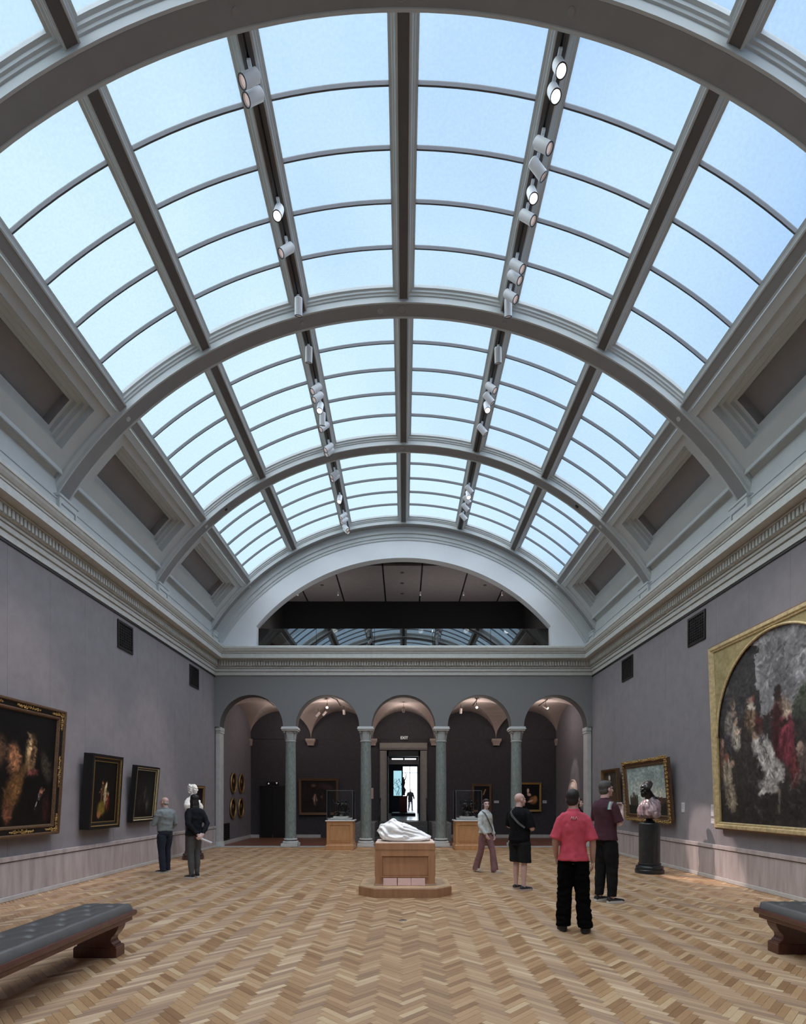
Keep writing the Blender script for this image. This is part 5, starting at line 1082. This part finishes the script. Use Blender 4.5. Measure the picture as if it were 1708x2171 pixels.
# ---------------------------------------------------------------- people
skin_l = M('skin_light', (.62, .40, .35), .5, var=.06, vs=25)
skin_p = M('skin_pale', (.66, .46, .43), .5, var=.05, vs=25)
cloth_b = M('cloth_black', (.0075, .0080, .0095), .9, var=.2, vs=30, spec=.15)
cloth_s = M('cloth_shorts', (.014, .015, .016), .9, var=.2, vs=30, spec=.2)
rub_w = M('shoe_sole_white', (.62, .61, .60), .6)
shoe_b = M('shoe_black', (.012, .012, .013), .6)
def lerp(a, b, t): return Vector(a)+(Vector(b)-Vector(a))*t
def hand(m, w, d, palm, s, curl=.5, right=True):
    """palm plus five fingers from wrist w along d; palm = direction the palm faces (fingers curl that way)"""
    w = Vector(w); d = Vector(d).normalized(); palm = Vector(palm); palm = (palm-d*palm.dot(d)).normalized(); sd = d.cross(palm)*(1 if right else -1)
    def sec(c, a, b): return [tuple(c+sd*a*math.cos(2*pi*j/12)+palm*b*math.sin(2*pi*j/12)) for j in range(12)]
    m.rings([sec(w-d*.012*s, .024*s, .019*s), sec(w+d*.02*s, .033*s, .016*s), sec(w+d*.055*s, .041*s, .016*s), sec(w+d*.09*s, .040*s, .013*s)])
    for i, (o, L) in enumerate(((-.031, .066), (-.0105, .076), (.0105, .072), (.031, .056))):
        p = w+d*(.084-abs(o)*.15)*s+sd*o*s; pts = [p-d*.01*s]; a = .15
        for k, f in enumerate((.42, .32, .26)):
            a += curl*(.55, .8, .6)[k]; p = p+(d*math.cos(a)+palm*math.sin(a))*L*f*s; pts.append(p)
        m.tube(pts, [.0095*s, .009*s, .0082*s, .0065*s], 8)
    p = w+d*.022*s-sd*.028*s; pts = [p]; 
    for k, (f, b_) in enumerate(((.036, .75), (.03, .45), (.024, .25))):
        p = p+(d*.75-sd*b_+palm*(.25+.25*curl)).normalized()*f*s; pts.append(p)
    m.tube(pts, [.013*s, .0115*s, .0095*s, .0075*s], 8)
def human(name, label, loc, fdir, H, o, cat='person'):
    s = H/1.75; t = thing('person', label, cat, (loc[0], loc[1], 0), facing(*fdir)); V = lambda x, y, z: Vector((x*s, y*s, z*s))
    gw, gd, belly = o.get('girth', (1, 1, 0)); body = MB(); lean = o.get('lean', 0)
    hipz = .93; feet = o['feet']; sw = o.get('shw', .185)
    def T(z): return lean*(z-.93) if z > .93 else 0
    tors = [(.84, .13, .09, 0), (.90, .160*gw, .108*gd, -.005), (.98, .158*gw, .108*gd, 0), (1.08, .142*gw, .100*gd+belly*.6, belly*.5), (1.18, .148*gw, .104*gd+belly*.5, belly*.4), (1.30, .166*gw, .118*gd, .0), (1.37, .165*gw, .108*gd, -.008), (1.42, .135*gw, .088*gd, -.012), (1.455, .092, .070, -.012), (1.48, .070, .064, -.010), (1.50, .060, .060, -.006), (1.58, .054, .058, .008)]
    body.secs([(z*s, w*s*(.94 if z < 1.44 else 1), d*s*(.94 if z < 1.44 else 1), (y+T(z))*s) for z, w, d, y in tors], 22)
    hc = V(0, .022+T(1.62), 1.632); yaw, pit = o.get('head', (0, 0)); R = Matrix.Rotation(math.radians(yaw), 3, 'Z') @ Matrix.Rotation(math.radians(pit), 3, 'X')
    head_mb(body, hc, s*o.get('hs', 1.0), R)
    legs = []
    for sx, (fx, fy, fyaw, lift) in zip((-1, 1), feet):
        hip = V(sx*.088*gw, 0, hipz); ank = V(fx, fy, .085+lift); kn = (hip+ank)/2+V(0, .025+abs(fy)*.12, .02); yv = math.radians(fyaw); fd = Vector((-math.sin(yv), math.cos(yv), 0))
        legs.append((hip, kn, ank, fd)); calf = lerp(kn, ank, .32)-fd*.012*s
        body.tube([hip, lerp(hip, kn, .5), kn, calf, lerp(kn, ank, .75), ank, ank-V(0, 0, .04)], [x*s for x in (.080*gw, .074*gw, .052, .056, .042, .036, .036)], 14)
        hl = ank-fd*.055*s; hl.z = (.035+lift)*s; toe = ank+fd*.165*s; toe.z = (.025+lift)*s
        body.tube([hl, lerp(hl, toe, .35), lerp(hl, toe, .75), toe], [(.030*s, .034*s), (.036*s, .036*s), (.044*s, .026*s), (.03*s, .016*s)], 12)
    arms = []
    for sx, (el, wr, hd, palm, curl) in zip((-1, 1), o['arms']):
        sh = V(sx*sw*(1+(gw-1)*.5), -.012+T(1.42), 1.402); el = V(*el); wr = V(*wr); arms.append((sh, el, wr))
        body.tube([sh+V(-sx*.05, 0, -.0), sh, lerp(sh, el, .4), el, lerp(el, wr, .25), lerp(el, wr, .7), wr], [x*s*o.get('armr', 1) for x in (.038, .044, .044, .038, .040, .032, .025)], 14)
        hand(body, wr, hd, palm, s, curl, sx > 0)
    me = remesh(body, .0075, 2, 'body'); link('body', me, o['skin'], t)
    # clothing
    def wrink(amp, f, ax=None):
        def fn(v):
            u = Vector((v.x*f, v.y*f, v.z*f*.45)) if ax == 'v' else Vector((v.x*f*.6, v.y*f*.6, v.z*f*1.2))
            return amp*(1-abs(noise.noise(u))*3.2)*.6+amp*.6*noise.noise(v*f*2.3)
        return fn
    c = o.get('top')
    if c:
        m = MB(); th = c.get('loose', .018); hem = c['hem']
        prof = [p for p in tors if p[0] > hem+.03 and p[0] < 1.46]
        z0 = hem; w0 = np.interp(hem, [p[0] for p in tors], [p[1] for p in tors]); d0 = np.interp(hem, [p[0] for p in tors], [p[2] for p in tors])
        hl_ = c.get('hemloose', .03)
        secs_ = [(z0, w0+hl_, d0+hl_, 0)]+[(z, w+th, d+th, y) for z, w, d, y in prof]+[(1.485, .072, .070, -.008), (c.get('neck', 1.505), .064, .064, -.004)]
        m.secs([(z*s, w*s, d*s, (y+T(z))*s) for z, w, d, y in secs_], 26)
        for (sh, el, wr) in arms:
            L1 = (el-sh).length; L2 = (wr-el).length; tot = (L1+L2)*c['sleeve']; sx = -1 if sh.x < 0 else 1; r0 = c.get('sr', .066)
            pts = [sh+V(-sx*.09, 0, .012), sh+V(-sx*.03, 0, .006), lerp(sh, el, .10)]; rr = [r0*.90, r0*.97, r0]
            if tot <= L1: pts += [lerp(sh, el, .5*tot/L1), lerp(sh, el, tot/L1)]; rr += [r0*1.0, r0*c.get('cuff', 1.05)]
            else: pts += [lerp(sh, el, .5), el, lerp(el, wr, .5*(tot-L1)/L2), lerp(el, wr, (tot-L1)/L2)]; rr += [r0*.92, r0*.82, r0*.76, r0*c.get('cuff', .6)]
            m.tube(pts, [x*s for x in rr], 16)
        if c.get('collar'): m.lathe([(.066*s, 0), (.074*s, .005*s), (.070*s, .035*s), (.060*s, .036*s)], 20, (0, (T(1.49)-.004)*s, 1.475*s))
        me = displace(remesh(m, .011, 4, 'top'), wrink(c.get('wr', .006), c.get('wf', 9), c.get('wax'))); tp_ = link(c.get('name', 'shirt'), me, c['mat'], t)
        for ex_ in c.get('extras', []): ex_(tp_, s, T)
    c = o.get('bottom')
    if c:
        m = MB(); a, b, k_ = c['r']
        hm = o['top']['hem'] if o.get('top') else 1.0; m.secs([((z)*s, (w+.010)*s, (d+.010)*s, y*s) for z, w, d, y in tors if z < hm-.01]+[((hm+.012)*s, (np.interp(hm, [p[0] for p in tors], [p[1] for p in tors])+.008)*s, (np.interp(hm, [p[0] for p in tors], [p[2] for p in tors])+.008)*s, 0), ((hm+.075)*s, (np.interp(hm+.07, [p[0] for p in tors], [p[1] for p in tors])+.006)*s, (np.interp(hm+.07, [p[0] for p in tors], [p[2] for p in tors])+.006)*s, belly*.3*s)], 24)
        for (hip, kn, ank, fd) in legs:
            e = c['end']                               # end height
            pts = [hip+V(0, 0, -.03), lerp(hip, kn, .22), lerp(hip, kn, .5), kn, lerp(kn, ank, .5), ank]; rr = [a*.80, a*.97, a*.95, max(b, .068), max((b+k_)/2, .067), max(k_, .047)]
            z_end = e*s; P = []; Rr = []
            for i in range(len(pts)):
                if pts[i].z >= z_end: P.append(pts[i]); Rr.append(rr[i])
                else:
                    f = (pts[i-1].z-z_end)/(pts[i-1].z-pts[i].z); P.append(lerp(pts[i-1], pts[i], f)); Rr.append(rr[i-1]+(rr[i]-rr[i-1])*f*c.get('flare', 1)); break
            else:
                P.append(ank+V(0, 0, -.085+e)); Rr.append(k_*c.get('hemk', 1.03))
            m.tube(P, [x*s for x in Rr], 18)
        me = displace(remesh(m, .011, 3, 'bottom'), wrink(c.get('wr', .006), c.get('wf', 8), c.get('wax', 'v'))); link(c.get('name', 'trousers'), me, c['mat'], t)
    c = o.get('shoes')
    if c:
        for (hip, kn, ank, fd), (fx, fy, fyaw, lift) in zip(legs, feet):
            sdv = Vector((fd.y, -fd.x, 0)); b0 = Vector((ank.x, ank.y, lift*s)); big = c.get('big', 1)
            def sec(f, w, z0, z1):
                p = b0+fd*f*s*big; return [tuple(p+sdv*w*s*big*math.cos(2*pi*j/14)+Vector((0, 0, (z0+(z1-z0)*(.5+.5*math.sin(2*pi*j/14)))*s))) for j in range(14)]
            hh = c.get('h', .09)
            m = MB().rings([sec(-.075, .018, .02, .06), sec(-.066, .034, .012, hh), sec(-.01, .040, .012, hh), sec(.06, .043, .012, max(.075, hh*.72)), sec(.12, .049, .012, .062), sec(.175, .044, .012, .052), sec(.20, .022, .016, .04)])
            if c.get('boot'): m.tube([b0+Vector((0, 0, .06*s)), b0+Vector((0, 0, c['boot']*s))], [.056*s, .060*s], 16)
            me = remesh(m, .009, 3, 'shoe'); sh_ = link('shoe', me, c['mat'], t)
            pl_ = []
            for j in range(20):
                a_ = 2*pi*j/20; f = .062+.150*math.cos(a_); w = (.054 if math.cos(a_) > -.2 else .047)*math.sin(a_); p = b0+(fd*f+sdv*w)*s*big; pl_.append((p.x, p.y))
            st = MB().rings([[(x, y, lift*s+.001) for x, y in pl_], [(x, y, lift*s+c.get('sole_h', .032)*s) for x, y in pl_]]); st.build('sole', c['sole'], sh_, True, 40)
    c = o.get('hair')
    if c:
        m = MB(); hs = s*o.get('hs', 1.0)
        def e(p, r):
            v = R @ Vector(p); m.ell((hc.x+v.x*hs, hc.y+v.y*hs, hc.z+v.z*hs), tuple(x*hs for x in r), 16, 11, R)
        k_ = c['kind']
        if k_ in ('short', 'long'): e((0, -.024, .042), (.081, .094, .086)); e((0, -.045, -.02), (.074, .064, .072)); e((0, .03, .085), (.062, .05, .034))
        if k_ == 'fringe': e((0, -.052, -.028), (.073, .052, .05))
        if k_ == 'long':
            e((0, -.05, -.08), (.082, .06, .11)); e((0, -.062, -.17), (.085, .05, .10))
            for sx in (-1, 1): e((sx*.070, -.012, -.06), (.020, .045, .10)); e((sx*.074, -.015, -.15), (.022, .035, .10))
        me = displace(remesh(m, .008, 2, 'hair'), lambda v: .004*math.sin(v.x*160+noise.noise(v*10)*3)*(k_ == 'long')+.0025*noise.noise(v*60)); link('hair', me, c['mat'], t)
    if o.get('face'):
        for sx in (-1, 1):
            for nm, p, r, mt in (('eye', (sx*.030, .079, .0), (.013, .010, .0075), M('eye_dark', (.05, .035, .03), .3)), ('eyebrow', (sx*.031, .088, .020), (.018, .006, .0042), M('brow_brown', (.07, .045, .035), .8))):
                v = R @ Vector(p); MB().ell(tuple(hc+v*s), tuple(x*s for x in r), 10, 7, R).build(nm, mt, t, True)
        v = R @ Vector((0, .094, -.067)); MB().ell(tuple(hc+v*s), (.022*s, .008*s, .006*s), 10, 7, R).build('lips', M('lips_rose', (.42, .17, .16), .5), t, True)
    if o.get('extra'): o['extra'](t, s, V, R, hc, T)
    return t
def strap(mat_, pts, w=.016):
    def f(par, s, T):
        m = MB(); P = [Vector(p)*s for p in pts]; n = len(P); cs = []
        for i, p in enumerate(P):
            d = (P[min(i+1, n-1)]-P[max(i-1, 0)]).normalized(); out = Vector((p.x*.6, p.y, 0)).normalized(); sd_ = d.cross(out).normalized()
            cs.append([tuple(p+sd_*w*s*a+out*b*s) for a, b in ((-1, -.012), (1, -.012), (1, .006), (-1, .006))])
        m.rings(cs).build('bag_strap', mat_, par)
    return f
hair_br = M('hair_brown', (.035, .022, .018), .55, var=.3, vs=40)
hair_gr = M('hair_greying', (.075, .068, .064), .7, var=.35, vs=60)
hair_bk = M('hair_black', (.014, .011, .010), .6, var=.3, vs=40)
stand = lambda w=.10, a=8: [(-w, -.01, a, 0), (w, .01, -a, 0)]
# 1 grey-haired man, left
human('person', 'balding man in a grey-blue long-sleeved shirt and navy trousers viewing left wall', (-5.24, 11.72), (-.90, .44), 1.65, dict(skin=skin_l, feet=[(-.10, -.05, 12, 0), (.12, .06, -14, 0)], girth=(1.06, 1.1, .03), head=(8, -4),
    arms=[((-.26, .06, 1.12), (-.06, .24, 1.24), (.3, .35, .9), (.3, -.9, .2), .5), ((.27, -.03, 1.13), (.24, .16, .94), (-.3, .9, -.2), (-.5, 0, -.8), .6)],
    top=dict(mat=M('cloth_grey_shirt', (.22, .25, .255), .85, var=.12, vs=14), hem=.96, sleeve=.93, loose=.030, hemloose=.016, sr=.070, cuff=.55, wr=.010, wf=8, collar=True),
    bottom=dict(mat=M('cloth_navy', (.012, .018, .034), .85, var=.25, vs=12), r=(.105, .078, .066), end=.035, wr=.007), shoes=dict(mat=shoe_b, sole=rub_w), hair=dict(kind='fringe', mat=M('hair_silver', (.34, .31, .30), .7, var=.2, vs=50))))
# 2 woman in black jacket
def paper_roll(t, s, V, R, hc, T):
    MB().tube([V(.02, -.20, .83), V(.24, -.24, .73)], .024*s, 14).build('paper_roll', M('paper_white', (.75, .74, .76), .7), t)
human('person', 'woman with long dark hair in a black jacket, hands behind her back', (-4.27, 10.9), (-.80, .60), 1.70, dict(skin=skin_p, feet=[(-.08, -.02, 10, 0), (.09, .05, -16, 0)], girth=(.90, .92, 0), head=(-4, -4), shw=.155,
    arms=[((-.215, -.12, 1.14), (-.03, -.19, .90), (.9, -.1, -.25), (0, 1, 0), .7), ((.215, -.12, 1.14), (.05, -.205, .89), (-.85, -.1, -.45), (0, 1, 0), .7)],
    top=dict(name='jacket', mat=M('cloth_black_jacket', (.008, .010, .015), .8, var=.3, vs=12, spec=.25), hem=.90, sleeve=.93, loose=.034, hemloose=.055, sr=.068, cuff=.62, wr=.012, wf=7, collar=True),
    bottom=dict(mat=M('cloth_grey_leggings', (.082, .083, .085), .85, var=.15, vs=16), r=(.090, .060, .042), end=.03, wr=.004), shoes=dict(mat=shoe_b, sole=rub_w, h=.10), hair=dict(kind='long', mat=hair_bk), extra=paper_roll))
# 3 woman in white sweater
def shoulder_bag(t, s, V, R, hc, T):
    MB().bbox(-.31*s, -.22*s, -.07*s, .07*s, .83*s, 1.0*s, .012).build('handbag', cloth_b, t)
human('person', 'woman in a white sweater and dusty pink trousers walking past the glass case', (1.80, 11.75), (.62, -.78), 1.605, dict(skin=skin_p, feet=[(-.11, .20, 6, 0), (.10, -.20, -4, .02)], girth=(.88, .9, 0), head=(-34, 0), shw=.16, lean=.02, face=True,
    arms=[((-.215, -.02, 1.13), (-.23, .07, .88), (.08, .25, -.95), (1, 0, 0), .5), ((.225, .04, 1.13), (.16, .19, .91), (-.25, .3, -.9), (-1, 0, 0), .5)],
    top=dict(name='sweater', mat=M('knit_white', (.56, .60, .585), .95, var=.10, vs=30, bump=.3, bs=120), hem=.94, sleeve=.97, loose=.030, hemloose=.045, sr=.066, cuff=.66, wr=.009, wf=8, collar=True, extras=[strap(M('strap_grey', (.09, .09, .09), .6), [(-.20, .02, .92), (-.12, .13, 1.02), (.0, .162, 1.16), (.09, .160, 1.30), (.125, .11, 1.42), (.125, .0, 1.465)], .011)]),
    bottom=dict(mat=M('cloth_dusty_pink', (.225, .115, .12), .85, var=.15, vs=14), r=(.092, .074, .088), end=.025, wr=.005), shoes=dict(mat=M('shoe_cream', (.46, .38, .31), .6), sole=M('shoe_sole_cream', (.55, .48, .42), .6)), hair=dict(kind='long', mat=hair_br), extra=shoulder_bag))
# 4 bald man
human('person', 'bald man in black T-shirt and black shorts with a shoulder strap', (2.06, 9.48), (.76, .65), 1.715, dict(skin=skin_l, feet=[(-.10, .03, 8, 0), (.11, -.02, -10, 0)], girth=(1.08, 1.18, .05), head=(-22, -2), shw=.178, armr=1.08, hs=1.04,
    arms=[((-.265, .03, 1.14), (-.10, .25, 1.08), (.8, .4, 0), (0, -1, .2), .6), ((.272, .0, 1.12), (.12, .25, 1.10), (-.8, .4, .1), (0, -1, .2), .6)],
    top=dict(name='tshirt', mat=cloth_b, hem=.80, sleeve=.47, loose=.032, hemloose=.060, sr=.074, cuff=1.05, wr=.009, wf=7, wax='v', extras=[strap(M('strap_grey', (.09, .09, .09), .6), [(.22, -.135, 1.14), (.12, -.185, 1.22), (-.02, -.180, 1.34), (-.09, -.140, 1.42), (-.10, -.06, 1.462)], .017)]),
    bottom=dict(name='shorts', mat=cloth_s, r=(.128, .122, .1), end=.50, flare=0, wr=.007), shoes=dict(mat=M('shoe_slate', (.028, .028, .036), .6), sole=M('shoe_sole_pink', (.50, .42, .41), .6))))
# 5 man in pink polo
def lettering(par, s, T):
    o = text('shirt_print', 'ΛLΛ', .045*s, (-.005*s, -.1335*s, 1.402*s), (pi/2+.12, 0, 0), M('print_pale', (.80, .55, .60), .7), par, .008)
hairnape = None
human('person', 'man in a coral pink polo shirt and baggy black trousers seen from behind', (2.07, 6.50), (.20, .98), 1.735, dict(skin=M('skin_tan', (.47, .29, .235), .5, var=.08, vs=25), feet=[(-.115, .05, 4, 0), (.135, -.02, -12, 0)], girth=(.87, .95, 0), head=(-20, 0), shw=.150,
    arms=[((-.218, -.02, 1.12), (-.195, .10, .90), (.1, .5, -.8), (1, 0, .2), .55), ((.222, -.035, 1.12), (.232, .03, .86), (-.05, .25, -.95), (-1, .1, 0), .5)],
    top=dict(name='polo_shirt', mat=M('cloth_coral', (.60, .075, .115), .9, var=.14, vs=16, bump=.15, bs=160), hem=.88, sleeve=.50, loose=.026, hemloose=.050, sr=.063, cuff=1.16, wr=.009, wf=7.5, wax='v', collar=True, extras=[lettering]),
    bottom=dict(name='baggy_trousers', mat=M('cloth_deep_black', (.0030, .0031, .0033), .9, spec=.08), r=(.104, .088, .086), end=.065, wr=.013, wf=11, wax=None), shoes=dict(mat=M('boot_black', (.006, .006, .006), .55), sole=shoe_b, boot=.20, big=1.12, h=.11), hair=dict(kind='short', mat=hair_bk)))
# 6 tall man in maroon
def glasses(t, s, V, R, hc, T):
    m = MB(); f = lambda x, y, z: tuple(hc+(R @ Vector((x, y, z)))*s)
    for sx in (-1, 1):
        m.tube([f(sx*.031+.019*math.cos(a), .100, .001+.015*math.sin(a)) for a in [2*pi*j/10 for j in range(11)]], .0022*s, 6); m.tube([f(sx*.05, .099, .006), f(sx*.074, .05, .010), f(sx*.077, -.005, .006)], .0026*s, 6)
    m.tube([f(-.012, .102, .004), f(.012, .102, .004)], .002*s, 6); m.build('glasses', black_m, t)
    MB().bbox(-.02*s, .09*s, .245*s, .275*s, 1.20*s, 1.44*s, .01).build('folder', M('folder_black', (.012, .012, .013), .5), t); MB().box(-.012*s, .082*s, .240*s, .246*s, 1.33*s, 1.44*s).build('folder_label', M('folder_label', (.6, .6, .62), .6), t)
def stripes(par, s, T):
    for i, c_ in enumerate(((.10, .30, .28), (.55, .55, .55))):
        m = MB(); x = (.155+.018*i)*s; m.rings([[(x-.010*s, y*s-.012*s, z*s), (x+.010*s, y*s-.012*s, z*s), (x+.010*s, y*s+.03*s, z*s), (x-.010*s, y*s+.03*s, z*s)] for y, z in ((-.095, 1.34), (-.082, 1.40), (-.06, 1.452))]); m.build('shoulder_stripe', M('stripe%d' % i, c_, .8), par)
human('person', 'tall man with glasses in a maroon T-shirt and black trousers in profile', (3.16, 8.36), (.90, .42), 1.90, dict(skin=skin_l, feet=[(-.10, -.02, 6, 0), (.10, .03, -8, 0)], girth=(.95, 1.02, .01), head=(-6, 4), shw=.162,
    arms=[((-.24, .05, 1.13), (-.05, .23, 1.17), (.7, .5, .5), (.2, -1, .2), .6), ((.235, .05, 1.12), (.10, .225, 1.31), (-.3, .3, .9), (-.3, -.9, .2), .8)],
    top=dict(name='tshirt', mat=M('cloth_maroon', (.062, .018, .030), .9, var=.15, vs=16), hem=.90, sleeve=.43, loose=.026, hemloose=.040, sr=.064, cuff=1.05, wr=.008, wf=7.5, wax='v', extras=[stripes]),
    bottom=dict(mat=M('cloth_black_trousers', (.010, .010, .011), .85, var=.3, vs=14, spec=.2), r=(.108, .082, .062), end=.09, wr=.010, wf=8), shoes=dict(mat=shoe_b, sole=rub_w, big=1.02, sole_h=.036), hair=dict(kind='short', mat=hair_gr), extra=glasses))
# 7 figure mostly hidden behind the man in pink
human('person', 'dark-clothed person mostly hidden behind the man in pink', (4.50, 13.75), (.75, -.35), 1.62, dict(skin=skin_p, feet=[(-.09, -.06, 4, 0), (.10, .12, -6, 0)], girth=(.98, 1, 0), head=(0, 0), face=True,
    arms=[((-.26, -.02, 1.13), (-.22, .10, .89), (.1, .4, -.9), (1, 0, 0), .5), ((.27, -.02, 1.13), (.25, .08, .88), (-.1, .4, -.9), (-1, 0, 0), .5)],
    top=dict(name='jacket', mat=cloth_b, hem=.86, sleeve=.95, loose=.034, hemloose=.05, sr=.068, cuff=.65, wr=.008, collar=True), bottom=dict(mat=cloth_b, r=(.10, .075, .065), end=.03), shoes=dict(mat=shoe_b, sole=M('shoe_sole_dark', (.05, .05, .05), .6)), hair=dict(kind='long', mat=hair_bk)))
# 8 visitor in the far room, seen through the doorway
t8 = human('person', 'distant visitor in dark clothes seen through the central doorway', (.50, 38.6), (.4, -.9), 1.62, dict(skin=skin_p, feet=[(-.11, .10, 4, 0), (.12, -.12, -4, 0)], girth=(1, 1, 0), head=(0, 0), face=True,
    arms=[((-.28, -.02, 1.13), (-.30, .08, .89), (.1, .3, -.9), (1, 0, 0), .5), ((.30, .0, 1.13), (.36, .10, .92), (.1, .4, -.8), (-1, 0, 0), .5)],
    top=dict(name='coat', mat=cloth_b, hem=.72, sleeve=.95, loose=.04, hemloose=.08, sr=.072, cuff=.65), bottom=dict(mat=M('cloth_violet_grey', (.09, .08, .12), .8), r=(.095, .072, .06), end=.03), shoes=dict(mat=shoe_b, sole=rub_w), hair=dict(kind='short', mat=M('hair_fair', (.45, .38, .34), .7))))
t8.location.z = .70
# ---------------------------------------------------------------- lit track beams
beam((-1, 2), (.0, 9.33, 1.0), 1150, 9, .5, (1, .95, .92))
beam((1, 4), (.05, 9.33, 1.0), 900, 9, .5, (1, .95, .92))
beam((-1, 18), (5.72, 11.15, .88), 6500, 7.6, .35, (1, .80, .72))
beam((1, 13), (5.4, 11.6, 1.7), 690, 11, .5)
beam((1, 5), (6.2, 8.8, 2.4), 780, 30, .8)
beam((-1, 3), (-6.2, 8.7, 2.0), 780, 28, .8)
beam((-1, 8), (-5.6, 14.2, 1.85), 840, 9, .5, (1, .95, .9))
beam((-1, 7), (-6.2, 11.0, 1.7), 690, 20, .8)
beam((-1, 11), (-6.2, 13.2, 1.6), 690, 24, .8)
beam((1, 16), (2.05, 17.1, 1.1), 720, 13, .6)
beam((-1, 15), (-2.0, 17.1, 1.1), 720, 13, .6)
L = bpy.data.lights.new('passage_beam', 'SPOT'); L.energy = 130; L.spot_size = math.radians(26); L.spot_blend = .4; L.color = (1, .9, .86); L.shadow_soft_size = .05
o = bpy.data.objects.new('passage_beam', L); C.objects.link(o); o.parent = PT[8]; o.location = (0, 0, -.40); o.rotation_euler = (Vector((HW, 19.6, 1.95))-PT[8].location-o.location).to_track_quat('-Z', 'Y').to_euler()
bpy.data.scenes.remove(TMP)
